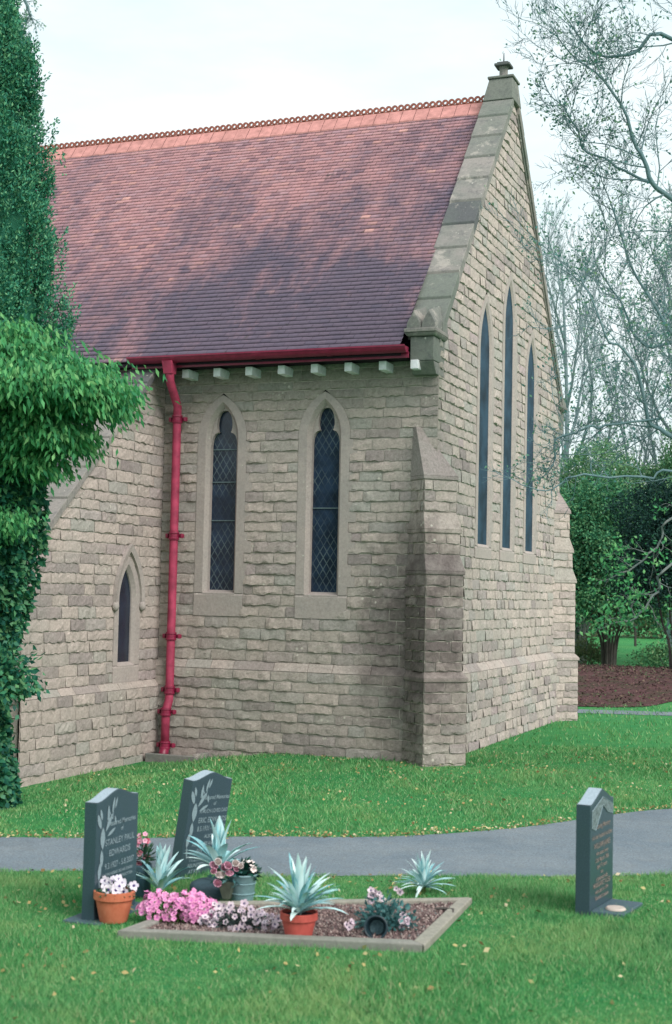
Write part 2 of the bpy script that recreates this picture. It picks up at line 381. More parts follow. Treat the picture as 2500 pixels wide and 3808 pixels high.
def lancet_window(parent, xf, uc, zsill, zspr, zap, hw, surround=.15, splay=.045, depth=.12, pane_mat=None, trefoil=False, sillh=.13, quoins=True, zs=None, name='window'):
    fr = MB(); fr.tone = .4
    O = arch_outline(zsill, zspr, zap+surround*1.35, hw+splay+surround)
    I = arch_outline(zsill, zspr, zap+splay*1.6, hw+splay)
    Rr = arch_outline(zsill, zspr, zap, hw)
    rings = [(O, .0), (O, .012), (I, .012), (Rr, -min(.045, depth*.6)), (Rr, -depth)]
    V = [(uc+u, z, wv) for (P, wv) in rings for (u, z) in P]; m = len(O)
    for j in range(len(rings)-1):
        for i in range(m-1):
            fr.tone = .3+.5*((i//3*7+j) % 5)/5 if j == 1 else .5
            b = [V[j*m+i], V[j*m+i+1], V[(j+1)*m+i+1], V[(j+1)*m+i]]; fr.add(b, [[0, 1, 2, 3]])
    # sloping sill
    a = hw+splay+surround
    if zs is not None: sillh = zsill-max(z for z in zs if z <= zsill-sillh+.07)
    fr.tone = .55
    fr.hexa([(uc-a, zsill-sillh, .0), (uc+a, zsill-sillh, .0), (uc+a, zsill-sillh, .014), (uc-a, zsill-sillh, .014)],
            [(uc-a, zsill+.0, .0), (uc+a, zsill+.0, .0), (uc+a, zsill-.03, .014), (uc-a, zsill-.03, .014)])
    fr.hexa([(uc-hw-splay, zsill-.02, -depth), (uc+hw+splay, zsill-.02, -depth), (uc+hw+splay, zsill-.02, .012), (uc-hw-splay, zsill-.02, .012)],
            [(uc-hw-splay, zsill+.035, -depth), (uc+hw+splay, zsill+.035, -depth), (uc+hw+splay, zsill-.005, .012), (uc-hw-splay, zsill-.005, .012)])
    # arch joints: fine grooves are left to the tone change; long jamb stones
    if zs is not None and quoins:
        for q, (vb, vt) in enumerate(zip(zs[:-1], zs[1:])):
            if vt > zspr or vb < zsill: continue
            if q % 3 == 0: continue
            for sgn in (-1, 1):
                e = [.0, .045, .095][q*(5 if sgn > 0 else 3) % 3]
                if e: 
                    x0, x1 = sorted((uc+sgn*(a-.002), uc+sgn*(a+e)))
                    fr.tone = rnd.uniform(.3, .7); fr.hexa([(x0, vb, -.003), (x1, vb, -.003), (x1, vb, .011), (x0, vb, .011)], [(x0, vt, -.003), (x1, vt, -.003), (x1, vt, .011), (x0, vt, .011)])
    o = fr.build(name, M_DRESS, parent, xf=xf)
    if trefoil:
        # cusped head: a plate at mid depth with a trefoil opening
        zt = zspr+.03
        ins = [(-hw+.004, zt-.12)]
        for i in range(7): t = i/6; ins.append((-hw+.004+ (hw*.44)*(1-cos(t*pi/2)), zt-.12+.15*sin(t*pi/2)))
        nx_, nzz = ins[-1]
        for i in range(1, 4): ins.append((nx_+.012*(i == 1), nzz+.012*i))
        zl = ins[-1][1]; wl = .118; H = zap-.035-zl
        for i in range(1, 11):
            t = i/10; ins.append((-wl*(cos(t*pi/2)**.8)*(1-.16*(1-t)**3) if t < 1 else 0, zl+H*sin(t*pi/2)**1.1))
        out_ = []
        for (u, z) in ins: out_.append((-lancet_half(z, zspr, zap, hw)-.0, z))
        out_[-1] = (0, zap)
        tr = MB(); tr.tone = .4
        full_i = ins+[(-u, z) for u, z in ins[::-1][1:]]; full_o = out_+[(-u, z) for u, z in out_[::-1][1:]]
        for i in range(len(full_i)-1):
            a1, a2 = full_i[i], full_i[i+1]; b1, b2 = full_o[i], full_o[i+1]
            f = lambda p, wv: (uc+p[0], p[1], wv)
            tr.add([f(a1, -.055), f(a2, -.055), f(b2, -.055), f(b1, -.055)], [[0, 1, 2, 3]])
            tr.add([f(a1, -.055), f(a2, -.055), f(a2, -.11), f(a1, -.11)], [[0, 1, 2, 3]])
        tr.build('cusped_head', M_DRESS, o, xf=xf)
    pn = MB(); P = [(uc+u, z, -depth+.006) for u, z in Rr]; c = [(uc, (zsill+zspr)/2, -depth+.006)]
    half = len(P)//2
    for i in range(half): pn.add([P[i], P[i+1], P[-2-i], P[-1-i]], [[0, 1, 2, 3]])
    pn.build('pane', pane_mat, o, xf=xf)
    return o
def hole_fn(uc, zsill, zspr, zap, hw, surround, splay, sillh, zs=None, jag=True):
    a = hw+splay+surround
    def f(z):
        if z < zsill-sillh+.07 or z > zap+surround*1.35: return None
        h = lancet_half(z, zspr, zap+surround*1.35, a)
        return (uc-h, uc+h)
    return f

M_SBAR = simple('grey_saddle_bar', (.12, .17, .19), .6)
church = empty('church', (0, 0, 0), label='stone church end with steep red tiled roof, pointed windows and a crimson downpipe', cat='church')
XW = -3.53     # junction with the lean-to
HW = 3.25      # half width of the gable wall
ZE = 4.62; ZR = 8.72
def side(u, v, w_): return (u, -w_, v)          # the long wall, facing -Y
def gable(u, v, w_): return (w_, u, v)          # the end wall, facing +X
def vest(u, v, w_): return (XW+w_, u, v)        # side of the lean-to, facing +X

# plinth courses project below 1.0 m
zs_p = courses(-.25, .96, .115, .145, 3); zs_u = courses(1.06, 4.66, .108, .14, 5)
sw = MB(); mo = MB()
W1, W2 = -2.73, -1.39
wp = dict(zsill=1.87, zspr=3.76, zap=4.13, hw=.177)
par = dict(surround=.11, splay=.04, sillh=.22)
holes = [hole_fn(x, wp['zsill'], wp['zspr'], wp['zap'], wp['hw'], par['surround'], par['splay'], par['sillh']) for x in (W1, W2)]
face_wall(sw, mo, zs_u, lambda z: XW, lambda z: .012, holes)
sw.build('side_wall', M_STONE, church, xf=side)
pf = lambda u, v, w_: side(u, v, w_+.07)
sp_, mp_ = MB(), MB(); face_wall(sp_, mp_, zs_p, lambda z: XW, lambda z: -.2, [])
sp_.build('side_plinth', M_STONE, church, xf=pf)
def join_mort(pairs):
    m = MB()
    for mb, xf in pairs:
        m.add([xf(*p) for p in mb.v], mb.f)
    return m
morts = [(mo, side), (mp_, pf)]
# chamfered plinth course
def weather_course(u0, u1, xf, z0=.96, z1=1.06, pr=.07, name='plinth_course'):
    m = MB(); r = random.Random(9); u = u0
    while u < u1-.01:
        e = min(u1, u+r.uniform(.3, .55)); e = u1 if u1-e < .15 else e; m.tone = r.random()
        m.hexa([(u+.003, z0+.003, 0), (e-.003, z0+.003, 0), (e-.003, z0+.003, pr+.006), (u+.003, z0+.003, pr+.006)], [(u+.003, z1, 0), (e-.003, z1, 0), (e-.003, z1-.002, .012), (u+.003, z1-.002, .012)])
        u = e
    return m.build(name, M_STONE, church, xf=xf)
weather_course(XW, -.2, side)
for x in (W1, W2):
    wo_ = lancet_window(church, side, x, wp['zsill'], wp['zspr'], wp['zap'], wp['hw'], par['surround'], par['splay'], .12, M_LEAD, True, par['sillh'], zs=zs_u)

for x, zs3 in ((W1, (3.62, 3.22, 2.75)), (W2, (2.9,))):
    wo_ = [c for c in church.children if c.name.startswith('window')][0 if x == W1 else 1]
    for zb in zs3:
        m = MB(); m.box(x-.17, x+.17, .098, .106, zb-.006, zb+.006); m.build('saddle_bar', M_SBAR, wo_)

# gable wall
gw = MB(); gm = MB(); slope = (ZR+.12-4.9)/HW
def glo(z): return .0 if z < 4.9 else (z-4.9)/slope
def ghi(z): return 2*HW if z < 4.9 else 2*HW-(z-4.9)/slope
zs_g = courses(1.06, ZR+.0, .112, .148, 11)
LX = (2.03, 3.25, 4.55); LA = (5.64, 6.2, 5.64)
gp = dict(surround=.11, splay=.03, sillh=.22)
gh = [hole_fn(y, 2.53, a-.62, a, .25, gp['surround'], gp['splay'], gp['sillh']) for y, a in zip(LX, LA)]
face_wall(gw, gm, zs_g, glo, ghi, gh, .17, .5, B=(.007, .02))
gw.build('gable_wall', M_STONE, church, xf=gable)
gpx = lambda u, v, w_: gable(u, v, w_+.07)
g2, gm2 = MB(), MB(); face_wall(g2, gm2, zs_p, lambda z: .2, lambda z: 2*HW-.2, [])
g2.build('gable_plinth', M_STONE, church, xf=gpx)
weather_course(.2, 2*HW-.2, gable)
morts += [(gm, gable), (gm2, gpx)]
for y, a in zip(LX, LA):
    lancet_window(church, gable, y, 2.53, a-.62, a, .25, gp['surround'], gp['splay'], .026, M_GLASS, False, gp['sillh'], zs=zs_g)

# lean-to side wall
def vtop(y): return 4.62+.9*(y+.2)
YV = -2.95
vw, vm = MB(), MB(); zs_v = courses(.8, 4.62, .11, .145, 21)
def vlo(z): return max(YV, (z-4.62)/.9-.2)
vh = [hole_fn(-.8, 1.0, 1.74, 2.14, .17, .1, .03, .16)]
face_wall(vw, vm, zs_v, vlo, lambda z: -.005, vh, .2, .55, B=(.006, .018))
vw.build('lean_to_wall', M_STONE, church, xf=vest)
vp, vmp = MB(), MB(); vpx = lambda u, v, w_: vest(u, v, w_+.06)
face_wall(vp, vmp, courses(-.35, .72, .12, .15, 8), lambda z: YV-.06, lambda z: -.075, [], .25, .5)
vp.build('lean_to_plinth', M_STONE, church, xf=vpx)
weather_course(YV-.06, -.075, vest, .72, .8, .06)
morts += [(vm, vest), (vmp, vpx)]
vw_o = lancet_window(church, vest, -.8, 1.0, 1.74, 2.14, .17, .1, .03, .06, M_DGLASS, False, .16, zs=zs_v, quoins=False)
hm = MB(); pts_o = arch_outline(1.5, 1.74, 2.42, .34, 10, 3); pts_i = arch_outline(1.5, 1.74, 2.33, .285, 10, 3)
for i in range(len(pts_o)-1):
    a, b, c, d = pts_o[i], pts_o[i+1], pts_i[i+1], pts_i[i]
    if max(a[1], b[1]) <= 1.72: continue
    q = [(-.8+p[0], p[1]) for p in (a, b, c, d)]
    hm.tone = .4; hm.hexa([(u, v, .008) for u, v in q], [(q[0][0], q[0][1], .055), (q[1][0], q[1][1], .055), (q[2][0], q[2][1], .04), (q[3][0], q[3][1], .04)])
for s_ in (-1, 1):
    c = -.8+s_*.312; hm.tone = .3; hm.smooth = True
    vs = []; n = 10
    for i in range(7):
        t = pi*i/6
        for k in range(n): vs.append((c+.05*sin(t)*cos(2*pi*k/n), 1.69+.06*cos(t), .03+.045*sin(t)*sin(2*pi*k/n)))
    hm.add(vs, [[i*n+k, i*n+(k+1) % n, (i+1)*n+(k+1) % n, (i+1)*n+k] for i in range(6) for k in range(n)]); hm.smooth = False
hm.build('hood_mould', M_DRESS, vw_o, xf=vest)
# lean-to front, its roof and coping
vf, vfm = MB(), MB(); vfx = lambda u, v, w_: (u, YV-w_, v)
face_wall(vf, vfm, courses(-.35, 2.1, .12, .15, 4), lambda z: -9.5, lambda z: XW+.0, [], .25, .5)
vf.build('lean_to_front', M_STONE, church, xf=vfx); morts += [(vfm, vfx)]
cp = MB(); r = random.Random(3); y = YV-.12
while y < -.22:
    e = min(-.16, y+.42); cp.tone = r.random()
    cp.hexa([(y, vtop(y)-.03, -.34), (e-.006, vtop(e)-.03, -.34), (e-.006, vtop(e)-.03, .05), (y, vtop(y)-.03, .05)],
            [(y, vtop(y)+.09, -.34), (e-.006, vtop(e)+.065, -.34), (e-.006, vtop(e)+.065, .05), (y, vtop(y)+.09, .05)]); y = e
cp.build('lean_to_coping', M_COPE, church, bevel=.008, xf=vest)

# core that closes the shell behind the stones
core = MB()
core.box(XW-6.2, -.17, .17, 2*HW-.05, -.3, 4.75)
core.add([(-.165, .1, 4.7), (-.165, 2*HW-.1, 4.7), (-.165, HW, ZR-.15), (-9.6, .1, 4.7), (-9.6, 2*HW-.1, 4.7), (-9.6, HW, ZR-.15)], [[0, 1, 2], [5, 4, 3], [0, 3, 4, 1], [1, 4, 5, 2], [2, 5, 3, 0]])
core.add([(XW-.17, YV+.02, -.3), (XW-.17, .16, -.3), (XW-.17, .16, 4.75), (XW-.17, YV+.02, 2.1), (-9.4, YV+.02, -.3), (-9.4, .16, -.3), (-9.4, .16, 4.75), (-9.4, YV+.02, 2.1)],
         [[0, 1, 2, 3], [7, 6, 5, 4], [0, 3, 7, 4], [3, 2, 6, 7]])
core.build('wall_core', M_DARKW, church)
mt = join_mort(morts)
# far side and back faces (plain coursed mortar colour, never in frame)
mt.quad((-9.6, 2*HW, -.3), (0, 2*HW, -.3), (0, 2*HW, 4.9), (-9.6, 2*HW, 4.9))
mt.build('mortar_joints', M_MORT, church)

# ---- buttresses at the two corners, set diagonally
def buttress(cx, cy, ang, peak=-1, ps=1.0):
    d = (cos(ang), sin(ang)); s_ = (-sin(ang), cos(ang))
    def fx(along, v, outw): return (cx+d[0]*outw+s_[0]*along, cy+d[1]*outw+s_[1]*along, v)
    st = MB(); caps = []; mtr = MB()
    st.hexa([fx(-.16, -.3, -.3), fx(.16, -.3, -.3), fx(.16, -.3, .12*ps), fx(-.16, -.3, .12*ps)], [fx(-.16, 3.2, -.3), fx(.16, 3.2, -.3), fx(.16, 3.2, .12*ps), fx(-.16, 3.2, .12*ps)])
    mtr.hexa([fx(-.15, -.3, -.3), fx(.15, -.3, -.3), fx(.15, -.3, .11*ps), fx(-.15, -.3, .11*ps)], [fx(-.15, 3.2, -.3), fx(.15, 3.2, -.3), fx(.15, 3.2, .11*ps), fx(-.15, 3.2, .11*ps)])
    # foot, top of the upright face, projection, half width, top of the slope, projection and half width above
    stages = [(-.3, .93, .34, .27, 1.04, .28, .238), (1.04, 2.13, .28, .238, 2.36, .21, .225), (2.36, 2.60, .21, .225, 2.84, .14, .21), (2.84, 3.21, .14, .21, 3.83, -.10, .04)]
    for si, (z0, z1, pr, hwid, z2, pr2, hw2) in enumerate(stages):
        pr *= ps; pr2 *= ps
        zz = courses(z0, z1, .11, .14, si+31)
        for vb, vt in zip(zz[:-1], zz[1:]):
            mtr.add([fx(-hwid, vb, pr-.002), fx(hwid, vb, pr-.002), fx(hwid, vt, pr-.002), fx(-hwid, vt, pr-.002)], [[0, 1, 2, 3]])
            for sg in (-1, 1): mtr.add([fx(sg*(hwid-.002), vb, -.35), fx(sg*(hwid-.002), vb, pr), fx(sg*(hwid-.002), vt, pr), fx(sg*(hwid-.002), vt, -.35)], [[0, 1, 2, 3]])
            def put(tmp, f):
                b0 = len(st.v); st.v.extend([f(*p) for p in tmp.v]); st.f.extend([[b0+i for i in q_] for q_ in tmp.f]); st.t.extend(tmp.t); st.sm.extend(tmp.sm)
            j = rnd.uniform(-.12, .12); tmp = MB()
            for (a, b) in ((-hwid, j), (j, hwid)): block(tmp, (a, b, a, b, vb, vt), rnd.uniform(.009, .024))
            put(tmp, lambda u, v, w_: fx(u, v, pr+w_))
            for sg in (-1, 1):
                tmp = MB(); k = rnd.uniform(-.1, pr*.6)
                for (a, b) in ((-.35, k), (k, pr)): block(tmp, (a, b, a, b, vb, vt), rnd.uniform(.009, .024))
                put(tmp, lambda u, v, w_: fx(sg*(hwid+w_), v, u))
        cpn = MB(); caps.append(cpn); o_ = .02; h0 = hwid+.015; cpn.tone = rnd.random(); c0 = peak*(hwid-.045) if si == 3 else 0
        lo4 = [fx(-h0, z1, -.35), fx(h0, z1, -.35), fx(h0, z1, pr+o_), fx(-h0, z1, pr+o_)]
        mid4 = [fx(-h0, z1+.04, -.35), fx(h0, z1+.04, -.35), fx(h0, z1+.04, pr+o_), fx(-h0, z1+.04, pr+o_)]
        top4 = [fx(c0-hw2, z2, -.35), fx(c0+hw2, z2, -.35), fx(c0+hw2, z2, pr2), fx(c0-hw2, z2, pr2)]
        cpn.hexa(lo4, mid4); cpn.hexa([(x, y, z+.0004) for x, y, z in mid4], top4)
    b = st.build('buttress', M_STONE, church); [c_.build('weathering', M_STONE, b, bevel=.006) for c_ in caps]; mtr.build('joints', M_MORT, b)
buttress(-.02, .02, radians(-45), -1)
buttress(-.02, 2*HW-.04, radians(45), 1, .72)

# ---- roof tiles
def roof_slope(sgn, x0, x1, name):
    eave = np.array([-.42, 4.66]); ridge = np.array([HW, ZR]); L = np.linalg.norm(ridge-eave); d = (ridge-eave)/L; nrm = np.array([-d[1], d[0]])
    N = 66; g = L/N; V = []; F = []; T = []; r = np.random.RandomState(4); tw = .132
    xsn = np.arange(x0, x1-.01, tw)
    for j in range(N):
        off = tw/2 if j % 2 else 0
        a = np.maximum(xsn-off, x0); b = np.minimum(xsn+tw-off, x1); m = len(a)
        lift = .014+r.rand(m)*.006; sag = .02*np.sin(a*.5+1)*np.sin(j/N*pi)
        slip = r.randn(m)*.0022
        s0 = j*g-.003+slip; s1 = (j+1)*g+.012
        def P(x, s, h): 
            y = eave[0]+d[0]*s+nrm[0]*h; z = eave[1]+d[1]*s+nrm[1]*h-sag
            if sgn < 0: y = 2*HW-y
            return np.stack([x, y, z], -1)
        c = [P(a+.0015, s0, lift*.1), P(b-.0015, s0, lift*.1), P(b-.0015, s0, lift), P(a+.0015, s0, lift), P(b-.0015, s1, .001*np.ones(m)), P(a+.0015, s1, .001*np.ones(m))]
        Vb = np.stack(c, 1).reshape(-1, 3); o = len(V)*0+sum(len(q) for q in V); V.append(Vb)
        k = o+np.arange(m)*6
        F.append(np.stack([k, k+1, k+2, k+3], -1)); F.append(np.stack([k+3, k+2, k+4, k+5], -1))
        t = r.beta(1.3, 1.3, m)*.96; t[r.rand(m) < .0012] = 1; T += [t, t]
    return fast(name, np.concatenate(V), np.concatenate(F), M_ROOF, church, np.concatenate(T))
roof_slope(1, -9.6, -.34, 'roof_slope'); roof_slope(-1, -9.6, -.34, 'roof_slope')
# ridge tiles with a pierced scalloped crest
rg = MB(); rdg = random.Random(5); x = -9.6; RZ = ZR+.02
k = .72
while x < -.36:
    e = min(-.345, x+.2); j = rdg.uniform(-.003, .003)
    for sg in (-1, 1):
        rg.add([(x+.004, HW+sg*.17, RZ-.17*1.11+.02+j), (e-.002, HW+sg*.17, RZ-.17*1.11+.02+j), (e-.002, HW+sg*.012, RZ+.035+j), (x+.004, HW+sg*.012, RZ+.035+j),
                (x+.004, HW+sg*.17, RZ-.17*1.11-.005+j), (e-.002, HW+sg*.17, RZ-.17*1.11-.005+j)], [[0, 1, 2, 3], [4, 5, 1, 0]])
    x = e
rg.build('ridge_tiles', M_RIDGE, church)
cs = MB(); x = -9.58; pitch = .094
cs.box(-9.6, -.345, HW-.011, HW+.011, RZ+.02, RZ+.052)
while x < -.38:
    c = (x+pitch/2, RZ+.088); n = 14
    for yy0, yy1 in ((HW-.011, HW+.011),):
        ro, ri = .048, .018; vs = []
        for k in range(n):
            t = 2*pi*k/n
            for rr in (ro, ri*1.15):
                for yy in (yy0, yy1): vs.append((c[0]+rr*cos(t), yy, c[1]+rr*sin(t)))
        fs = []
        for k in range(n):
            a = k*4; b = ((k+1) % n)*4
            fs += [[a, b, b+2, a+2], [a+1, a+3, b+3, b+1], [a, a+1, b+1, b], [a+2, b+2, b+3, a+3]]
        cs.add(vs, fs)
    x += pitch
cs.build('ridge_crest', simple('brown_crest_clay', (.3, .11, .085), .85, .2, .3, 20), church)

# ---- gable coping slabs
cp = MB(); rc = random.Random(6); ny = 10
y0s, y1s = -.02, HW-.16
def ctop(y): return 4.99+slope*y+.035
for sg in (1, -1):
    cp = MB()
    for i in range(ny):
        a = y0s+(y1s-y0s)*i/ny; b = y0s+(y1s-y0s)*(i+1)/ny; cp.tone = rc.random(); a2 = a+.004
        yy = (lambda q: q) if sg > 0 else (lambda q: 2*HW-q)
        lift = .028
        B4 = [(-.37, yy(a2), ctop(a2)-.16), (.055, yy(a2), ctop(a2)-.16), (.055, yy(b), ctop(b)-.16), (-.37, yy(b), ctop(b)-.16)]
        T4 = [(-.37, yy(a2), ctop(a2)+lift), (.055, yy(a2), ctop(a2)+lift), (.055, yy(b), ctop(b)), (-.37, yy(b), ctop(b))]
        cp.hexa(B4, T4)
        # moulded underside, standing proud of the wall face
        B4 = [(-.3, yy(a2), ctop(a2)-.21), (.03, yy(a2), ctop(a2)-.21), (.03, yy(b), ctop(b)-.21), (-.3, yy(b), ctop(b)-.21)]
        cp.hexa(B4, [(x_, y_, z_+.048) for x_, y_, z_ in B4])
    cp.build('gable_coping', M_COPE, church, bevel=.007, fixn=True)
# kneelers
for sg in (1, -1):
    kn = MB(); Y = (lambda q: q) if sg > 0 else (lambda q: 2*HW-q)
    def kb(x0, x1, y0, y1, z0, z1, dx=0, dy=0):
        ya, yb = sorted((Y(y0), Y(y1))); kn.tone = rnd.random()
        kn.hexa([(x0, ya, z0), (x1, ya, z0), (x1, yb, z0), (x0, yb, z0)], [(x0-dx, ya-(dy if sg > 0 else 0), z1), (x1+dx, ya-(dy if sg > 0 else 0), z1), (x1+dx, yb+(dy if sg < 0 else 0), z1), (x0-dx, yb+(dy if sg < 0 else 0), z1)])
    kb(-.28, .012, -.1, .2, 4.42, 4.56, .0, .12)
    kb(-.27, .014, -.22, .2, 4.563, 4.84)
    kb(-.3, .03, -.25, .2, 4.843, 4.88, .03, .03); kb(-.33, .06, -.29, .2, 4.882, 4.93)
    # little gablets on top
    for (xa, xb) in ((-.31, -.135), (-.13, .045)):
        xm = (xa+xb)/2; kn.tone = .75
        ya, yb = Y(-.26), Y(.22)
        kn.add([(xa, ya, 4.935), (xb, ya, 4.935), (xb-.01, ya, 5.0), (xm, ya, 5.14), (xa+.01, ya, 5.0), (xa, yb, 4.935), (xb, yb, 4.935), (xb-.01, yb, 5.1), (xm, yb, 5.28), (xa+.01, yb, 5.1)],
               [[0, 1, 2, 3, 4], [9, 8, 7, 6, 5], [1, 6, 7, 2], [2, 7, 8, 3], [3, 8, 9, 4], [4, 9, 5, 0]])
    kn.build('kneeler', M_COPE, church, bevel=.01, fixn=True)
fin = MB(); fin.tone = .8
zt = ctop(HW)
fin.hexa([(-.37, HW-.24, zt-.26), (.06, HW-.24, zt-.26), (.06, HW+.24, zt-.26), (-.37, HW+.24, zt-.26)], [(-.3, HW-.17, zt+.06), (.03, HW-.17, zt+.06), (.03, HW+.17, zt+.06), (-.3, HW+.17, zt+.06)])
fin.box(-.32, .05, HW-.19, HW+.19, zt+.063, zt+.1)
fin.tone = .3; fin.lathe([(.085, 0), (.07, .03), (.062, .05), (.062, .15), (.075, .17)], 8, (-.14, HW, zt+.1))
fin.tone = 0; fin.box(-.25, -.03, HW-.11, HW+.11, zt+.272, zt+.31); fin.box(-.22, -.06, HW-.08, HW+.08, zt+.312, zt+.335)
fo = fin.build('gable_finial', M_COPE, church, bevel=.01)
rod = MB(); rod.tube([(-.14, HW, zt+.33), (-.14, HW, zt+.48)], [.012, .006], 6); rod.build('spike', simple('dark_iron', (.06, .07, .075), .6), fo)

# ---- eaves: soffit, rafter feet, gutter, downpipe
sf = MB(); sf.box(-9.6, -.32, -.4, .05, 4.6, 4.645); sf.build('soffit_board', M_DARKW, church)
for i in range(0, 9):
    x = -.165-i*.4231; m = MB()
    if x < XW+.05: continue
    m.box(-.046, .046, -.1, .2, -.034, .07)
    o = m.build('rafter_foot', M_WHITE, church, bevel=.006); o.location = (x-.04 if i == 0 else x, -.16, 4.5)
gt = MB(); n = 10; gx0, gx1 = -3.8, -.235
prof = [(-.07*cos(pi*k/n), -.075*sin(pi*k/n)) for k in range(n+1)]; yc, zc = -.45, 4.695
for k in range(n):
    (a, b), (c, d) = prof[k], prof[k+1]
    gt.smooth = True; gt.quad((gx0, yc+a, zc+b), (gx1, yc+a, zc+b), (gx1, yc+c, zc+d), (gx0, yc+c, zc+d))
    gt.quad((gx0, yc+a*.93, zc+b*.93), (gx1, yc+a*.93, zc+b*.93), (gx1, yc+c*.93, zc+d*.93), (gx0, yc+c*.93, zc+d*.93))
gt.smooth = False
for gx in (gx0, gx1-.006): gt.add([(gx, yc+a, zc+b) for a, b in prof], [list(range(n+1))])
gt.box(gx0, gx1, yc-.078, yc-.069, zc-.012, zc+.008)
for gx in (-3.2, -2.1, -1.2):
    for k in range(n):
        (a, b), (c, d) = prof[k], prof[k+1]
        gt.quad((gx, yc+a*1.07, zc+b*1.07), (gx+.06, yc+a*1.07, zc+b*1.07), (gx+.06, yc+c*1.07, zc+d*1.07), (gx, yc+c*1.07, zc+d*1.07))
gt.build('gutter', M_RED, church)
fb = MB(); fb.box(gx0, gx1, -.385, -.36, 4.575, 4.645); fb.build('fascia_board', M_RED, church)
PX = -3.325
dp = MB(); dp.smooth = True
dp.tube([(PX+.08, -.44, 4.64), (PX+.08, -.43, 4.47), (PX+.07, -.40, 4.40), (PX+.04, -.2, 4.22), (PX+.035, -.13, 4.14), (PX+.03, -.12, 3.95), (PX+.03, -.12, .62), (PX+.03, -.13, .55), (PX+.02, -.17, .45), (PX+.02, -.18, .4), (PX+.02, -.18, .02)], .052, 14)
dp.smooth = False
dp.hexa([(PX+.025, -.49, 4.49), (PX+.135, -.49, 4.49), (PX+.135, -.38, 4.49), (PX+.025, -.38, 4.49)], [(PX+.015, -.53, 4.64), (PX+.145, -.53, 4.64), (PX+.145, -.37, 4.64), (PX+.015, -.37, 4.64)])
dpo = dp.build('downpipe', M_REDP, church)
for (z, y_, xo) in ((3.98, -.12, .03), (2.55, -.12, .03), (1.33, -.12, .03), (.68, -.12, .03), (.42, -.18, .02), (.02, -.18, .02)):
    m = MB(); m.lathe([(.052, -.05), (.066, -.048), (.068, -.03), (.06, -.02), (.06, .02), (.068, .03), (.066, .048), (.052, .05)], 14)
    m.box(-.12, .12, .02, .045, -.022, .022)
    for sx in (-.1, .1): m.lathe([(.0, -.03), (.022, -.025), (.024, 0), (.022, .025), (.0, .03)], 8, (sx, .015, 0))
    o = m.build('bracket', M_RED, dpo); o.location = (PX+xo, y_, z)
    o.rotation_euler = (0, 0, 0)
sh = MB(); sh.smooth = True; sh.tube([(PX+.02, -.18, .0), (PX+.025, -.21, -.06), (PX+.05, -.3, -.1)], [.056, .06, .05], 12); sh.build('shoe', M_RED, dpo)
dk = MB(); dk.tone = .2
dk.box(-3.42, -2.75, -.46, -.40, -.3, -.055); dk.tone = .6; dk.box(-2.82, -2.75, -.398, -.09, -.3, -.04); dk.box(-3.42, -2.75, -.398, -.09, -.3, -.1)
dk.build('drain_surround', M_COPE, church, bevel=.01)

# lean-to roof
lr = MB(); j = 0; yy = YV-.2
while yy < -.1:
    e = min(-.03, yy+.09); 
    xx = -9.5
    while xx < XW-.34:
        x2 = min(XW-.335, xx+.14); lr.tone = rnd.random()*.9
        lr.add([(xx+.002, yy, vtop(yy)+.035), (x2-.002, yy, vtop(yy)+.035), (x2-.002, e+.01, vtop(e)+.025), (xx+.002, e+.01, vtop(e)+.025), (xx+.002, yy, vtop(yy)+.015), (x2-.002, yy, vtop(yy)+.015)], [[0, 1, 2, 3], [4, 5, 1, 0]]); xx = x2
    yy = e
lr.build('lean_to_roof', M_ROOF, church)
# ------------------------------------------------------------------ vegetation
def leaf_mat(name, cols, rough=.65, trans=.25):
    n = NT(name, rough, .25); r = n.island()
    k = n.ramp(r, [(i/(len(cols)-1) if len(cols) > 1 else 0, c) for i, c in enumerate(cols)])
    big = n.noise(1.6, 4, .6); k = n.mix(n.ramp(big, [(.35, .0), (.7, .5)]), k, cols[0])
    n.col(k)
    if trans:
        tr = n.t.nodes.new('ShaderNodeBsdfTranslucent'); n.L(k, tr.inputs[0]); ms = n.t.nodes.new('ShaderNodeMixShader'); ms.inputs[0].default_value = trans
        o = n.t.nodes['Material Output']; n.L(n.b.outputs[0], ms.inputs[1]); n.L(tr.outputs[0], ms.inputs[2]); n.L(ms.outputs[0], o.inputs[0])
    return n.m
def unit(a): return a/np.maximum(np.linalg.norm(a, axis=-1, keepdims=True), 1e-9)
def leaves_VF(P, D, L, Wd, rs, fold=.25):
    """diamond leaves: base P, axis D, length L, width Wd"""
    n = len(P); D = unit(D); Rn = unit(rs.randn(n, 3)); Wv = unit(np.cross(D, Rn)); Nn = np.cross(D, Wv)
    L = np.broadcast_to(np.asarray(L, float).reshape(-1, 1), (n, 1)); Wd = np.broadcast_to(np.asarray(Wd, float).reshape(-1, 1), (n, 1))
    m = P+D*L*.45
    V = np.stack([P, m+Wv*Wd/2+Nn*Wd*fold, P+D*L, m-Wv*Wd/2+Nn*Wd*fold], 1).reshape(-1, 3)
    return V, np.arange(n*4).reshape(-1, 4)
def cloud(name, P, D, L, Wd, mat, parent, rs): 
    V, F = leaves_VF(P, D, L, Wd, rs); return fast(name, V, F, mat, parent)

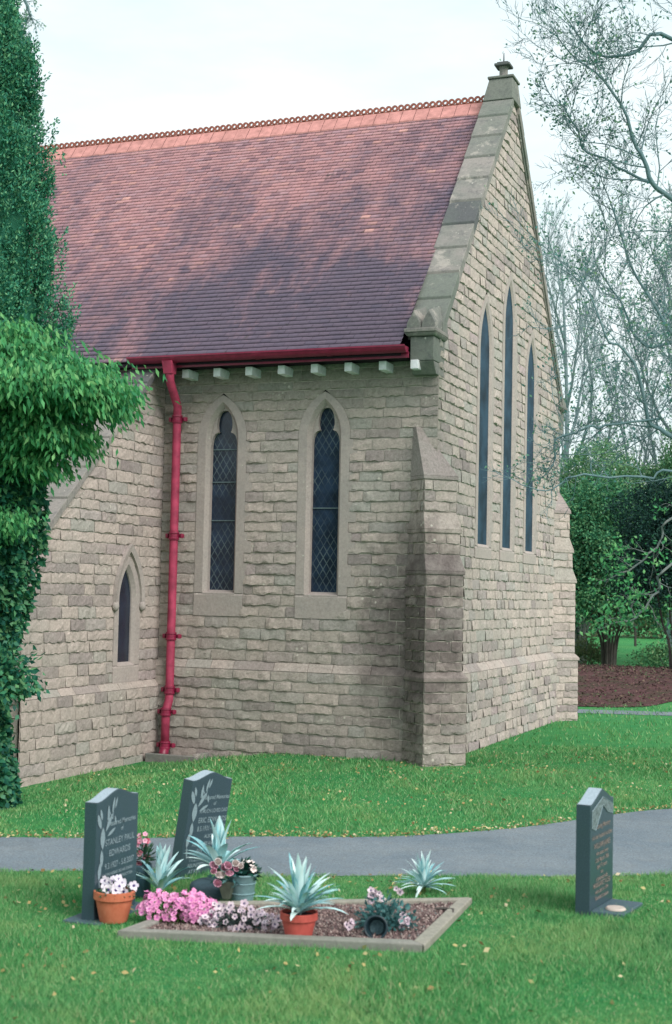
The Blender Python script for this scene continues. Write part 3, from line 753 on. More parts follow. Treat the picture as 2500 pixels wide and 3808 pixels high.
TW = {}
def bark(name, a, b):
    n = NT(name, .95, .1); f = n.noise(14, 6, .7, (1, 1, .35)); n.col(n.mix(n.ramp(f, [(.3, 0), (.7, 1)]), a, b)); n.bump(f, .8, .02); return n.m
M_BARK = bark('dark_bark', (.045, .04, .04), (.11, .1, .09))
M_TWIG = bark('blue_grey_twig_bark', (.1, .18, .2), (.17, .25, .26))
M_TWIGP = bark('pale_twig_bark', (.11, .15, .155), (.22, .23, .21))
M_FART = bark('hazed_far_bark', (.17, .25, .27), (.27, .34, .35))  # bark paled so that its colour carries the haze of distance
M_FARL = leaf_mat('hazed_young_leaf', [(.12, .3, .28), (.17, .36, .28), (.26, .42, .26), (.15, .32, .26)], .75, .35)  # leaf colours washed pale in place of haze
M_YEW = leaf_mat('yew_foliage', [(.018, .13, .09), (.035, .21, .13), (.075, .31, .17), (.2, .43, .22)], .75, .15)
M_IVYB = leaf_mat('bright_drooping_leaf', [(.035, .2, .085), (.065, .31, .11), (.12, .41, .14), (.24, .5, .19)], .55, .3)
M_IVY = leaf_mat('ivy_leaf', [(.012, .09, .07), (.025, .16, .09), (.055, .24, .11), (.16, .36, .15)], .5, .2)
M_BUD = leaf_mat('young_tree_leaf', [(.06, .2, .2), (.1, .26, .2), (.24, .38, .2), (.12, .27, .2)], .7, .35)
M_BUSH = leaf_mat('evergreen_bush_leaf', [(.022, .13, .075), (.05, .21, .10), (.10, .30, .13), (.2, .38, .17)], .7, .2)
M_BUSHD = leaf_mat('dark_evergreen_leaf', [(.006, .03, .03), (.01, .05, .04), (.018, .08, .045)], .7, .15)
M_PALEB = leaf_mat('pale_bush_leaf', [(.07, .22, .12), (.13, .31, .15), (.22, .42, .2), (.34, .5, .25)], .75, .3)
M_HEDGE = leaf_mat('hazel_leaf', [(.09, .17, .09), (.14, .22, .10), (.22, .26, .12), (.2, .19, .12)], .8, .3)

rs = np.random.RandomState(11)
# --- columnar yew at the left edge
def rad_prof(z):
    return np.interp(z, [3.0, 3.6, 4.4, 5.4, 6.1, 6.8, 7.2, 7.7, 8.6], [.85, .92, .86, .76, .68, .60, .42, .30, .05])
YX, YY = -3.208, -4.688
yew = empty('yew_tree', (YX, YY, -.1), label='tall dark green columnar yew at the left edge in front of the roof', cat='tree')
t = MB(); t.smooth = True; t.tube([(0, 0, -.1), (.05, .02, 1.2), (0, 0, 2.6), (.03, 0, 4), (0, 0, 6), (0, 0, 8)], [.42, .36, .33, .26, .16, .04], 12); t.build('trunk', M_BARK, yew)
nsh = 6500; z = rs.uniform(3.0, 8.7, nsh); th = np.where(rs.rand(nsh) < .85, rs.uniform(-2.4, .9, nsh), rs.uniform(.9, 3.9, nsh))
lump = .93+.13*np.sin(th*5+z*1.3)+.10*np.sin(z*4.1+th*9)+.07*np.sin(z*9+th*3)
R_ = rad_prof(z)*lump*(1-.22*rs.rand(nsh)**2)
out_k = rs.rand(nsh) < .07; R_ = np.where(out_k, R_*1.16, R_)
C0 = np.stack([R_*np.cos(th), R_*np.sin(th), z+.1], -1)
up = unit(np.stack([np.cos(th)*.35, np.sin(th)*.35, np.ones(nsh)], -1)+rs.randn(nsh, 3)*.16)
k = 34; ln = rs.uniform(.10, .24, nsh)
t_ = rs.rand(nsh, k, 1); P = C0[:, None]+up[:, None]*ln[:, None, None]*t_+rs.randn(nsh, k, 3)*(.038*(1.15-t_))
D = up[:, None]*.8+rs.randn(nsh, k, 3)*.6
yl = [leaves_VF(P.reshape(-1, 3), D.reshape(-1, 3), rs.uniform(.022, .05, nsh*k), .017, rs)]
# inner mass of shoots
zz_ = np.linspace(2.9, 8.5, 30); tt = np.linspace(0, 2*pi, 40, endpoint=False)
ZZ, TT = np.meshgrid(zz_, tt, indexing='ij'); RR = rad_prof(ZZ)*(1+.1*np.sin(TT*5+ZZ*1.3)+.07*np.sin(ZZ*4.1+TT*9))*.74*(1+.08*rs.randn(*ZZ.shape))
Vc = np.stack([RR*np.cos(TT), RR*np.sin(TT), ZZ+.1], -1).reshape(-1, 3)
Fc = np.array([[i*40+j, i*40+(j+1) % 40, (i+1)*40+(j+1) % 40, (i+1)*40+j] for i in range(29) for j in range(40)])
V1, F1 = yl[0]
fast('crown', np.concatenate([V1, Vc]), np.concatenate([F1, Fc+len(V1)]), M_YEW, yew)

# --- leafy ivy mass hanging in front of the yew
bl = empty('ivy', (-2.6, -4.9, 0), label='bright green drooping ivy bulging out over the lean-to wall, climbing the yew trunk', cat='ivy')
cs_, ds_, Ls_, Ws_ = [], [], [], []
def blob(c, r, n, down=1.0, L=(.045, .11), W=.03, shell=.75):
    c = np.array(c)-np.array([-2.6, -4.9, 0]); u = unit(rs.randn(n, 3)); f = shell+(1-shell)*rs.rand(n, 1)
    lump = 1+.12*np.sin(u[:, :1]*7+u[:, 2:]*5)+.1*np.sin(u[:, 1:2]*9+u[:, 2:]*11)
    nc = n//18; cc = unit(rs.randn(nc, 3)); cc[:, 2] = np.abs(cc[:, 2])*.9-.35*rs.rand(nc)
    idx = rs.randint(0, nc, n); base_ = cc[idx]*np.array(r)*(1+.12*rs.randn(nc, 1))[idx]*f*lump
    P = c+base_+rs.randn(n, 3)*np.array([.075, .075, .05]); D = np.stack([u[:, 0]*.3, u[:, 1]*.3, -down*np.ones(n)], -1)+cc[idx]*.5+rs.randn(n, 3)*.28
    cs_.append(P); ds_.append(D); Ls_.append(rs.uniform(*L, n)); Ws_.append(np.full(n, W))
blob((-2.47, -5.10, 3.56), (1.02, .85, .52), 15000)
blob((-1.74, -4.95, 3.5), (.48, .45, .40), 4200)
blob((-1.97, -4.95, 3.15), (.38, .4, .32), 2600)
blob((-2.37, -5.05, 3.98), (.42, .45, .26), 2200)
blob((-2.17, -5.00, 3.2), (.45, .4, .3), 1500)
blob((-2.17, -4.95, 2.93), (.3, .3, .2), 1100)
cloud('hanging_foliage', np.concatenate(cs_), np.concatenate(ds_), np.concatenate(Ls_), np.concatenate(Ws_), M_IVYB, bl, rs)
cs_, ds_, Ls_, Ws_ = [], [], [], []
n = 26000; z = rs.uniform(-.1, 3.5, n); th = np.where(rs.rand(n) < .8, rs.uniform(-2.4, .9, n), rs.uniform(.9, 3.9, n))
rr = np.interp(z, [-.1, .5, 1.2, 1.8, 2.5, 3.0, 3.5], [.66, .60, .60, .68, .82, .9, .85])*(1+.1*np.sin(th*4+z*3)+.08*np.sin(th*11+z*7))*(1-.25*rs.rand(n)**2)
ox, oy = YX+2.6, YY+4.9
cs_.append(np.stack([ox+rr*np.cos(th), oy+rr*np.sin(th), z], -1)); ds_.append(np.stack([np.cos(th)*.5, np.sin(th)*.5, -.5+rs.randn(n)*.3], -1)+rs.randn(n, 3)*.4); Ls_.append(rs.uniform(.045, .085, n)); Ws_.append(np.full(n, .05))
blob((-2.37, -5.00, 1.05), (.28, .3, .45), 1500, .4, (.05, .08), .04, .2)
cl = [np.concatenate(a) for a in (cs_, ds_, Ls_, Ws_)]
V1, F1 = leaves_VF(cl[0], cl[1], cl[2], cl[3], rs)
zz_ = np.linspace(-.15, 3.5, 20); ZZ, TT = np.meshgrid(zz_, tt, indexing='ij'); RR = np.interp(ZZ, [-.1, .5, 1.2, 1.8, 2.5, 3.0, 3.5], [.66, .60, .60, .68, .82, .9, .85])*(1+.1*np.sin(TT*4+ZZ*3))*.78
Vc = np.stack([ox+RR*np.cos(TT), oy+RR*np.sin(TT), ZZ], -1).reshape(-1, 3); Fc = np.array([[i*40+j, i*40+(j+1) % 40, (i+1)*40+(j+1) % 40, (i+1)*40+j] for i in range(19) for j in range(40)])
fast('climbing_foliage', np.concatenate([V1, Vc]), np.concatenate([F1, Fc+len(V1)]), M_IVY, bl)
cs_, ds_, Ls_, Ws_ = [], [], [], []
blob((-2.30, -5.15, 2.42), (.3, .3, .15), 700, .9, (.05, .08), .028, .3); blob((-2.62, -5.55, 2.3), (.3, .3, .35), 1200, .9, (.05, .08), .028, .3); blob((-2.67, -5.55, 1.3), (.3, .3, .4), 900, .7, (.04, .07), .03, .3)
cloud('lower_hanging_foliage', np.concatenate(cs_), np.concatenate(ds_), np.concatenate(Ls_), np.concatenate(Ws_), M_IVYB, bl, rs)

# --- twiggy trees
class Tree:
    def __init__(s, seed): s.r = random.Random(seed); s.V = []; s.F = []; s.n = 0; s.tips = []; s.tipd = []; s.rmin = .003
    def tube(s, pts, rad, k):
        P = np.array(pts, float); m = len(P); T = np.gradient(P, axis=0); T = unit(T)
        A = unit(np.cross(T, np.array([.31, .2, .93]))); B = np.cross(T, A); R = np.array(rad)[:, None]
        ring = [P+(A*cos(2*pi*j/k)+B*sin(2*pi*j/k))*R for j in range(k)]
        s.V.append(np.stack(ring, 1).reshape(-1, 3)); i, j = np.meshgrid(np.arange(m-1), np.arange(k), indexing='ij'); j2 = (j+1) % k
        s.F.append(np.stack([i*k+j, i*k+j2, (i+1)*k+j2, (i+1)*k+j], -1).reshape(-1, 4)+s.n); s.n += m*k
    def grow(s, p, d, L, rad, lev, up=.15, wob=.22, nchild=6, ratio=.55, spread=.9, side=6, droop=0):
        r = s.r; m = 5 if lev > 1 else 4; pts = [np.array(p, float)]; d = unit(np.array(d, float)); dirs = [d]
        for i in range(m):
            d = unit(d+np.array([r.gauss(0, wob), r.gauss(0, wob), r.gauss(0, wob)+up-droop])); pts.append(pts[-1]+d*L/m); dirs.append(d)
        rads = [rad*(1-.75*i/m) for i in range(m+1)]
        s.tube(pts, rads, 3 if lev <= 1 else (4 if lev == 2 else side))
        s.tips.append(pts[-1]); s.tipd.append(d)
        if lev <= 0: return
        for c in range(nchild):
            t = (c+.6+r.random()*.6)/nchild*.95+.05; t = min(t, .98); i = min(int(t*m), m-1); f = t*m-i
            q = pts[i]*(1-f)+pts[i+1]*f; ax = np.array([r.gauss(0, 1) for _ in range(3)]); ax = unit(np.cross(dirs[i], ax))
            s.grow(q, dirs[i]+ax*spread*r.uniform(.6, 1.2), L*ratio*r.uniform(.7, 1.15)*(1.1-.45*t), max(s.rmin, rad*.5*(1.05-.5*t)), lev-1, up, wob, max(3, nchild-(1 if lev > 2 else 0)), ratio, spread, side, droop)
    def along(s, pts, r0, r1, nch, L, lev, k=7, up=.1, start=.15, **kw):
        P = curve_pts(pts, 26); n = len(P); P = P+np.stack([np.cumsum([s.r.gauss(0, .012) for _ in range(n)])*np.sin(np.linspace(0, pi, n)) for _ in range(3)], -1); s.tube(P, np.linspace(r0, r1, n), k)
        for c in range(nch):
            i = int(n*(start+(.98-start)*(c+s.r.random())/nch)); i = min(i, n-2); T = unit(P[i+1]-P[i]); ax = unit(np.cross(T, np.array([s.r.gauss(0, 1) for _ in range(3)])))
            s.grow(P[i], T*.6+ax+np.array([0, 0, .2]), L*s.r.uniform(.5, 1.2), max(.005, np.linspace(r0, r1, n)[i]*.4), lev, up=up, **kw)
        s.grow(P[-1], P[-1]-P[-3], L*.7, r1, lev, up=up, **kw)
    def build(s, name, mat, parent, off=(0, 0, 0)):
        return fast(name, np.concatenate(s.V)-np.array(off), np.concatenate(s.F), mat, parent, smooth=True)
    def leaf(s, name, mat, parent, frac, per, size, off=(0, 0, 0), seed=1, spread=.05):
        q = np.random.RandomState(seed); T = np.array(s.tips); D = np.array(s.tipd); m = q.rand(len(T)) < frac; T = T[m]; D = D[m]
        P = np.repeat(T, per, 0)+q.randn(len(T)*per, 3)*spread; Dd = np.repeat(D, per, 0)*.4+q.randn(len(T)*per, 3)
        return cloud(name, P-np.array(off), Dd, q.uniform(size*.6, size*1.3, len(P)), size*.55, mat, parent, q)

TX, TY = 4.9, -.3
tr = Tree(3)
tr.tube([(TX, TY, -.1), (TX-.03, TY, .4), (TX-.06, TY-.05, 2), (TX-.1, TY-.1, 4), (TX, TY, 6), (TX+.1, TY, 7.5)], [.34, .24, .21, .18, .12, .06], 12)
limbs = [
 ([(TX-.1, TY-.1, 4.1), (3.7, -1.3, 5.2), (2.86, -1.69, 5.76), (2.66, -1.78, 5.93), (2.57, -1.83, 6.15), (2.48, -1.88, 6.33), (2.43, -1.92, 6.62), (2.24, -2.01, 6.93), (2.02, -2.1, 7.09), (1.82, -2.2, 7.33)], .032, .005, 16, .8, 2),
 ([(2.66, -1.78, 5.93), (2.39, -1.9, 6.08), (2.04, -2.05, 6.25), (1.93, -2.1, 6.47), (1.85, -2.15, 6.68)], .014, .006, 10, .5, 2),
 ([(TX-.06, TY-.05, 2.2), (3.9, -1.5, 2.9), (2.93, -2.06, 3.46), (2.81, -2.12, 3.58), (2.73, -2.16, 3.73), (2.64, -2.22, 4.12), (2.49, -2.29, 4.4), (2.36, -2.35, 4.41), (2.24, -2.41, 4.72), (2.12, -2.47, 4.91)], .028, .005, 15, .75, 2),
 ([(2.81, -2.12, 3.58), (2.54, -2.22, 3.53), (2.26, -2.32, 3.47), (2.13, -2.37, 3.38), (1.95, -2.44, 3.34), (1.92, -2.44, 3.2)], .012, .01, 9, .5, 2),
 ([(TX-.06, TY-.05, 2.1), (4.0, -2.0, 2.8), (3.0, -2.55, 3.11), (2.78, -2.63, 3.06), (2.38, -2.79, 3.05), (2.17, -2.87, 3.03), (2.08, -2.9, 2.94), (1.95, -2.94, 2.85), (1.75, -3.03, 2.9)], .014, .005, 7, .45, 1),
 ([(TX-.1, TY-.1, 5.0), (3.9, -1.2, 6.4), (2.87, -1.79, 7.32), (2.59, -1.89, 7.21), (2.32, -1.99, 7.14), (2.12, -2.08, 7.24), (1.95, -2.16, 7.45)], .028, .006, 13, .6, 2),
 ([(TX-.1, TY-.1, 3.8), (3.9, -.2, 4.7), (2.95, -.2, 4.7), (2.39, -.35, 4.64), (2.13, -.45, 5.1), (1.96, -.55, 5.37)], .03, .006, 14, .7, 2),
 ([(TX-.1, TY-.1, 4.5), (4.2, -1.2, 6.0), (3.4, -1.6, 7.0), (2.8, -1.9, 8.2)], .03, .01, 14, .8, 2),
 ([(TX-.1, TY-.1, 3.0), (3.9, -.8, 3.6), (3.1, -1.0, 4.2), (2.5, -1.2, 5.1), (2.2, -1.3, 5.9)], .03, .008, 15, .75, 2),
]
for (pts, a, b, nch, L, lev) in limbs: tr.along(pts, a, b, int(nch*1.5), L*1.15, lev, up=.1, nchild=7, ratio=.5)
tA = empty('bare_tree', (TX, TY, 0), label='nearest sparse-leaved bare tree reaching in from the right across the gable end', cat='tree')
tr.build('trunk', M_TWIG, tA, (TX, TY, 0)); tr.leaf('crown', M_BUD, tA, .15, 4, .042, (TX, TY, 0), 5, .045)
# two pale lower boughs with yellow-green sprays
tr = Tree(8)
for (pts, a, b, nch, L, lev) in [
 ([(TX-.06, TY-.05, 2.9), (4.07, -2.2, 3.2), (3.07, -3.03, 2.63), (2.89, -3.09, 2.37), (2.78, -3.12, 2.21), (2.65, -3.16, 2.12)], .013, .007, 8, .3, 1),
 ([(TX-.06, TY-.05, 2.4), (4.1, -2.7, 2.8), (3.14, -3.52, 2.19), (3.06, -3.53, 2.0), (2.96, -3.56, 1.87), (2.87, -3.59, 1.74), (2.74, -3.64, 1.71)], .013, .007, 9, .3, 1)]:
    tr.along(pts, a, b, nch, L, lev, up=-.05, nchild=4, start=.4)
tr.build('low_bough', M_TWIGP, tA, (TX, TY, 0)); tr.leaf('spring_leaves', M_IVYB, tA, .8, 9, .045, (TX, TY, 0), 6, .05)

def auto_tree(x, y, H, seed, label, mat, lmat, frac, spread=.8, nl=13, group=None, lean=(0, 0), trunk_r=.13, up=.22, lsize=.08, fork=.18, name='bare_tree'):
    o = empty(name, (x, y, G(x, y)), label=label, cat='tree', group=group); T = Tree(seed); T.rmin = .009; r = T.r
    top = (lean[0]*H, lean[1]*H, H*.8); pts = [(0, 0, -.1), (lean[0]*H*.3, lean[1]*H*.3, H*fork), (lean[0]*H*.6+.1, lean[1]*H*.6, H*.5), top]; T.tube(curve_pts(pts, 14), np.linspace(trunk_r, trunk_r*.15, 14), 8)
    P = curve_pts(pts, 40)
    for i in range(nl):
        t = fork*.8+(.95-fork*.8)*(i+r.random()*.6)/nl; q = P[min(int(t*39), 38)]; az = i*2.4+r.random()
        T.grow(q, (cos(az)*spread, sin(az)*spread, .9), H*.46*(1.12-t*.75), trunk_r*.55*(1.1-t*.7), 3, up=up, wob=.16, nchild=7, ratio=.52, spread=.75, side=5)
    T.build('trunk', mat, o); 
    if lmat: T.leaf('crown', lmat, o, frac, 4, lsize, (0, 0, 0), seed, lsize*1.3)
    return o
auto_tree(-4.3, 27.5, 15.5, 21, 'pale grey-stemmed bare tree rising close behind the right roof edge', M_FART, M_FARL, .12, .95, 15, 'bare trees behind the church', (-.02, .0), .15, .3, .1)
auto_tree(-1.5, 30, 15.5, 22, 'middle bare tree behind the church, flecked with young green leaves', M_FART, M_FARL, .28, .8, 16, 'bare trees behind the church', (.0, .0), .16, .2, .12)
auto_tree(1.9, 28, 16.5, 23, 'bushy leaf-flecked tree at the right edge, behind the nearest branches', M_FART, M_FARL, .4, .85, 17, 'bare trees behind the church', (-.03, 0), .16, .18, .12)

# --- evergreens beyond the lawn
def bush(name, x, y, cz, r, n, mat, label, group, stems, seed, L=.12, stem_h=1.3, srad=.06, cat='tree', smat=None, spread=.35):
    q = np.random.RandomState(seed); g0 = G(x, y); o = empty(name, (x, y, g0), label=label, cat=cat, group=group)
    nc = n//30; cc = unit(q.randn(nc, 3)); cc[:, 2] = np.where(cc[:, 2] < -.75, -cc[:, 2], cc[:, 2]); f = q.rand(nc, 1)**.4
    lump = 1+.16*np.sin(cc[:, :1]*5+seed)+.14*np.sin(cc[:, 2:]*8+cc[:, :1]*4)
    C = cc*f*np.array(r)*lump+np.array([0, 0, cz]); idx = q.randint(0, nc, n); P = C[idx]+q.randn(n, 3)*np.array([L*1.5, L*1.5, L*1.1])
    cloud('crown', P, cc[idx]*.5+q.randn(n, 3)*.6+np.array([0, 0, -.2]), q.uniform(L*.6, L*1.3, n), L*.55, mat, o, q)
    m = Tree(seed)
    for i in range(stems):
        a = 2*pi*i/stems+q.rand(); b = q.uniform(.5, 1.)*spread*1.0
        m.tube(curve_pts([(cos(a)*b*.5, sin(a)*b*.5, -.1), (cos(a)*b*.7, sin(a)*b*.7, stem_h*.5), (cos(a)*b*1.6, sin(a)*b*1.6, stem_h), (cos(a)*b*3, sin(a)*b*3, cz+.3*r[2])], 9), np.linspace(srad, srad*.45, 9)*q.uniform(.6, 1.2), 6)
    m.build('trunk', smat or M_BARK, o); return o
gE = 'evergreen trees beyond the lawn'
bush('evergreen_tree', -2.05, 22.3, 2.8, (1.9, 1.6, 2.1), 42000, M_BUSH, 'mid green evergreen with a cluster of thin stems beyond the bank', gE, 7, 41, .1, 1.5, .05)
bush('evergreen_tree', .35, 17.4, 2.6, (1.5, 1.3, 1.75), 30000, M_BUSHD, 'darkest evergreen with crooked stems at the right edge above the soil bank', gE, 5, 42, .08, 1.2, .045)
bush('evergreen_tree', -3.9, 21.8, 2.7, (1.45, 1.3, 2.0), 24000, M_BUSH, 'evergreen half hidden by the far buttress', gE, 4, 43, .1, 1.2, .07)
bush('thorn_tree', -3.4, 25.2, 4.2, (2.0, 1.5, 1.9), 24000, M_PALEB, 'brownish twiggy thorn tree showing above the evergreens by the buttress', 'thorn trees behind the evergreens', 6, 44, .09, 2.0, .07, smat=M_TWIGP)
bush('thorn_tree', -.3, 25.8, 4.3, (2.7, 1.5, 2.3), 40000, M_PALEB, 'tall pale green bushy tree behind the dark evergreen', 'thorn trees behind the evergreens', 6, 45, .1, 2.0, .08)
bush('thorn_tree', 3.6, 24, 4.0, (2.6, 1.7, 2.6), 26000, M_PALEB, 'green bushy tree at the right edge behind the darkest evergreen', 'thorn trees behind the evergreens', 6, 47, .1, 2.0, .08)
gU = 'low undergrowth beyond the bank'
bush('shrub', -.75, 23.6, .3, (.75, .4, .32), 1600, M_PALEB, 'low pale shrub in the gap right of the thin evergreen stems', gU, 3, 51, .09, .2, .02, cat='shrub')
bush('shrub', -3.0, 24.2, .35, (.6, .4, .35), 1400, M_HEDGE, 'low shrub between the far buttress and the thin evergreen stems', gU, 3, 52, .09, .2, .02, cat='shrub')
# hedge on the far side of the field
q = np.random.RandomState(5); n = 26000; x_ = q.uniform(-22, 22, n); z_ = q.rand(n)**.7*1.7+.15*np.sin(x_*2); y_ = 42+q.uniform(-.8, .8, n)
hd = cloud('hedgerow', np.stack([x_, y_, gz(x_, y_)+z_], -1), q.randn(n, 3), q.uniform(.12, .28, n), .14, M_HEDGE, None, q)
tag(hd, 'long grey-green hedgerow on the far side of the field', 'hedge')
fe = empty('wire_fence', (0, 36, 0), label='thin post and wire fence across the field behind the evergreens', cat='fence')
for i in range(8):
    x = -8+i*2.2; m = MB(); m.tube([(x, 0, G(x, 36)-.1), (x, 0, G(x, 36)+1.15)], .05, 6); m.build('post', M_BARK, fe)
for hgt in (.35, .7, 1.05):
    m = MB(); m.tube([(-8+2.2*i, 0, G(0, 36)+hgt) for i in range(8)], .009, 4); m.build('wire', M_BARK, fe)

# twig hanging into the top left corner
tw = Tree(31); tw.rmin = .0015
tw.along([(-2.275, -7.669, 8.834), (-1.105, -7.628, 6.897), (-0.487, -7.857, 5.838), (-0.43, -7.824, 5.673), (-0.389, -7.803, 5.596), (-0.363, -7.79, 5.536)], .03, .002, 14, .11, 1, k=5, up=-.25, nchild=3, start=.55)
ob_ = empty('hanging_branch', (-2.275, -7.669, 8.834), label='thin blue-grey twig tip hanging into the top left corner of the sky', cat='branch')
tw.build('twig', M_TWIG, ob_, (-2.275, -7.669, 8.834)); tw.leaf('leaves', M_BUD, ob_, .5, 4, .02, (-2.275, -7.669, 8.834), 3, .012)

# ------------------------------------------------------------------ grass blades and fallen leaves
fa, na = curve_pts(FAR, 200), curve_pts(NEAR, 200)
def path_side(P):
    """-1 camera side, 1 church side, 0 on the path"""
    fy = np.interp(P[:, 0], fa[:, 0], fa[:, 1]); ny_ = np.interp(P[:, 0], na[:, 0], na[:, 1])
    j = .05*np.sin(P[:, 0]*9+P[:, 1]*5)*np.sin(P[:, 0]*23)+.02*np.sin(P[:, 0]*61)
    return np.where(P[:, 1] > fy-.03+j, 1, np.where(P[:, 1] < ny_+.03+j, -1, 0))
KERB = [(.89, -8.5, .0), (2.6, -8.38, .085), (2.50, -7.13, .075), (.95, -7.66, .0)]
def in_kerb(P, m=.0):
    c = np.mean([k[:2] for k in KERB], 0); ins = np.ones(len(P), bool); K = [np.array(k[:2]) for k in KERB]
    for i in range(4):
        a = K[i]; b = K[(i+1) % 4]; e = b-a; cr_ = e[0]*(P[:, 1]-a[1])-e[1]*(P[:, 0]-a[0]); ins &= cr_ > m*np.linalg.norm(e)
    return ins
def scatter(n, d0, d1, seed, half=.27):
    q = np.random.RandomState(seed); d = np.sqrt(q.uniform(d0**2, d1**2, n)); a = q.uniform(-half, half, n)
    f2 = np.array([CF[0], CF[1]])/np.hypot(CF[0], CF[1]); r2 = np.array([f2[1], -f2[0]])
    return CAM[:2]+f2*d[:, None]+r2*(d*a)[:, None], q
def blades(n, d0, d1, h, wd, seed, keep):
    P, q = scatter(n, d0, d1, seed); s = path_side(P); k = keep(P, s, q); P = P[k]; m = len(P); z = gz(P[:, 0], P[:, 1])-.004
    th = q.uniform(0, pi, m); hh = q.uniform(.5, 1.2, m)*h*(1+.5*np.sin(P[:, 0]*3)*np.sin(P[:, 1]*2.6)); ln = q.randn(m, 2)*hh[:, None]*.5
    w2 = np.stack([np.cos(th), np.sin(th)], -1)*wd/2; B = np.concatenate([P, z[:, None]], 1)
    a = B.copy(); a[:, :2] -= w2; b = B.copy(); b[:, :2] += w2; c = B.copy(); c[:, :2] += ln; c[:, 2] += hh
    return np.stack([a, b, c], 1).reshape(-1, 3)
def m_blade():
    n = NT('grass_blade', .8, .15); r = n.island(); k = n.ramp(r, [(0, (.04, .2, .065)), (.45, (.085, .32, .095)), (.75, (.14, .39, .15)), (.9, (.29, .45, .21)), (1, (.5, .47, .29))])
    a = n.noise(.8, 4); k = n.mix(n.ramp(a, [(.4, 0), (.7, .5)]), k, (.2, .38, .16)); k = n.mix(n.ramp(n.noise(1.1, 6, .75), [(.5, 0), (.66, .7)]), k, (.30, .42, .17)); k = n.mix(n.ramp(n.noise(3.3, 4, .7), [(.56, 0), (.7, .6)]), k, (.02, .15, .06)); n.col(k)
    tr = n.t.nodes.new('ShaderNodeBsdfTranslucent'); n.L(k, tr.inputs[0]); ms = n.t.nodes.new('ShaderNodeMixShader'); ms.inputs[0].default_value = .25
    n.L(n.b.outputs[0], ms.inputs[1]); n.L(tr.outputs[0], ms.inputs[2]); n.L(ms.outputs[0], n.t.nodes['Material Output'].inputs[0]); return n.m
M_BLADE = m_blade()
def k_near(P, s, q): return (s == -1) & ~in_kerb(P, -.02)
def k_far(P, s, q): return (s == 1) & ~((P[:, 0] < .1) & (P[:, 1] > -.07) & (P[:, 0] > -3.6)) & ~((P[:, 0] < 0) & (P[:, 1] > 0)) & ~((P[:, 0] < -3.4) & (P[:, 1] > -3.2))
Vb = np.concatenate([blades(190000, 5.4, 9.9, .034, .0055, 1, k_near), blades(110000, 9.3, 18, .035, .011, 2, k_far), blades(12000, 14, 25, .06, .02, 3, k_far)])
gr = fast('grass', Vb, np.arange(len(Vb)).reshape(-1, 3), M_BLADE); tag(gr, kind='stuff', label='short green mown lawn grass on both sides of the path', cat='grass')
def flat_leaves(P, q, s0, s1, zoff=.03):
    m = len(P); z = gz(P[:, 0], P[:, 1])+zoff*q.rand(m)+.006; th = q.uniform(0, 2*pi, m); D = np.stack([np.cos(th), np.sin(th), q.randn(m)*.35], -1)
    return leaves_VF(np.concatenate([P, z[:, None]], 1), D, q.uniform(s0, s1, m), q.uniform(s0, s1, m)*.7, q, .1)
n1 = NT('fallen_leaf', .8, .2); n1.col(n1.ramp(n1.island(), [(0, (.16, .1, .04)), (.4, (.36, .28, .12)), (.75, (.42, .38, .17)), (1, (.5, .42, .3))])); M_FALL = n1.m
P, q = scatter(4200, 5.4, 18, 9); s = path_side(P); keep = k_far(P, s, q) | k_near(P, s, q); keep &= q.rand(len(P)) < .12+.75*(np.sin(P[:, 0]*1.7+np.sin(P[:, 1]*1.1)*2)*np.sin(P[:, 1]*1.9+P[:, 0]) > .1); P = P[keep]
e_ = fa[(fa[:, 0] > -2) & (fa[:, 0] < 3.2)]; j = q.randint(0, len(e_)-1, 900); P2 = e_[j]+(e_[j+1]-e_[j])*q.rand(900, 1); P2[:, 1] += np.abs(q.randn(900))*.10-.04
b1 = flat_leaves(P, q, .018, .045); b2 = flat_leaves(P2, q, .015, .035)
fl = fast('fallen_leaves', np.concatenate([b1[0], b2[0]]), np.concatenate([b1[1], b2[1]+len(b1[0])]), M_FALL); q2 = np.random.RandomState(77); n = 14000; x_ = q2.uniform(-4, 5, n); y_ = q2.uniform(9, 20.5, n); P3 = np.stack([x_, y_], -1); kk = y_ > np.interp(x_, [-9, -3, -.2, .75, 1.2, 1.9, 6], [8.2, 8.5, 9.2, 9.8, 11.0, 12.4, 13.5])+q2.randn(n)*.35; P3 = P3[kk]; b3 = flat_leaves(P3, q2, .03, .07, .03)
n3 = NT('brown_leaf_litter', .9, .1); n3.col(n3.ramp(n3.island(), [(0, (.05, .03, .035)), (.5, (.12, .07, .07)), (.8, (.17, .12, .09)), (1, (.07, .13, .06))]))
tag(fast('leaf_litter', b3[0], b3[1], n3.m), 'brown and purple leaf litter heaped on the bank beyond the lawn', 'leaf litter', kind='stuff')
tag(fl, 'tan and yellow fallen leaves scattered over the grass and path edge', 'leaves', kind='stuff')
# ------------------------------------------------------------------ graves
def granite():
    n = NT('polished_dark_granite', .3, .5); f = n.noise(160, 3, .8); g = n.noise(5, 4)
    k = n.mix(n.ramp(f, [(.4, 0), (.75, 1)]), (.022, .045, .062), (.065, .105, .125)); n.col(n.mix(n.ramp(g, [(.4, 0), (.7, .35)]), k, (.03, .06, .06))); n.bump(f, .06, .002); return n.m
M_GRAN = granite()
M_GRANM = simple('honed_granite', (.055, .095, .12), .6, .4, .3, 120, .2)
M_TOPG = simple('sky_pale_sawn_granite', (.3, .37, .42), .8, .3, .15, 90, .1)  # sawn finish, made paler so its colour carries the sky's reflection
M_INSC = simple('white_inscription', (.2, .27, .3), .7, .3, .15, 80)
M_INSCG = simple('faded_gold_inscription', (.22, .18, .165), .7, .3, .15, 80)
M_CARVE = simple('carved_grey_panel', (.13, .17, .18), .8, .3, .5, 45, .8)
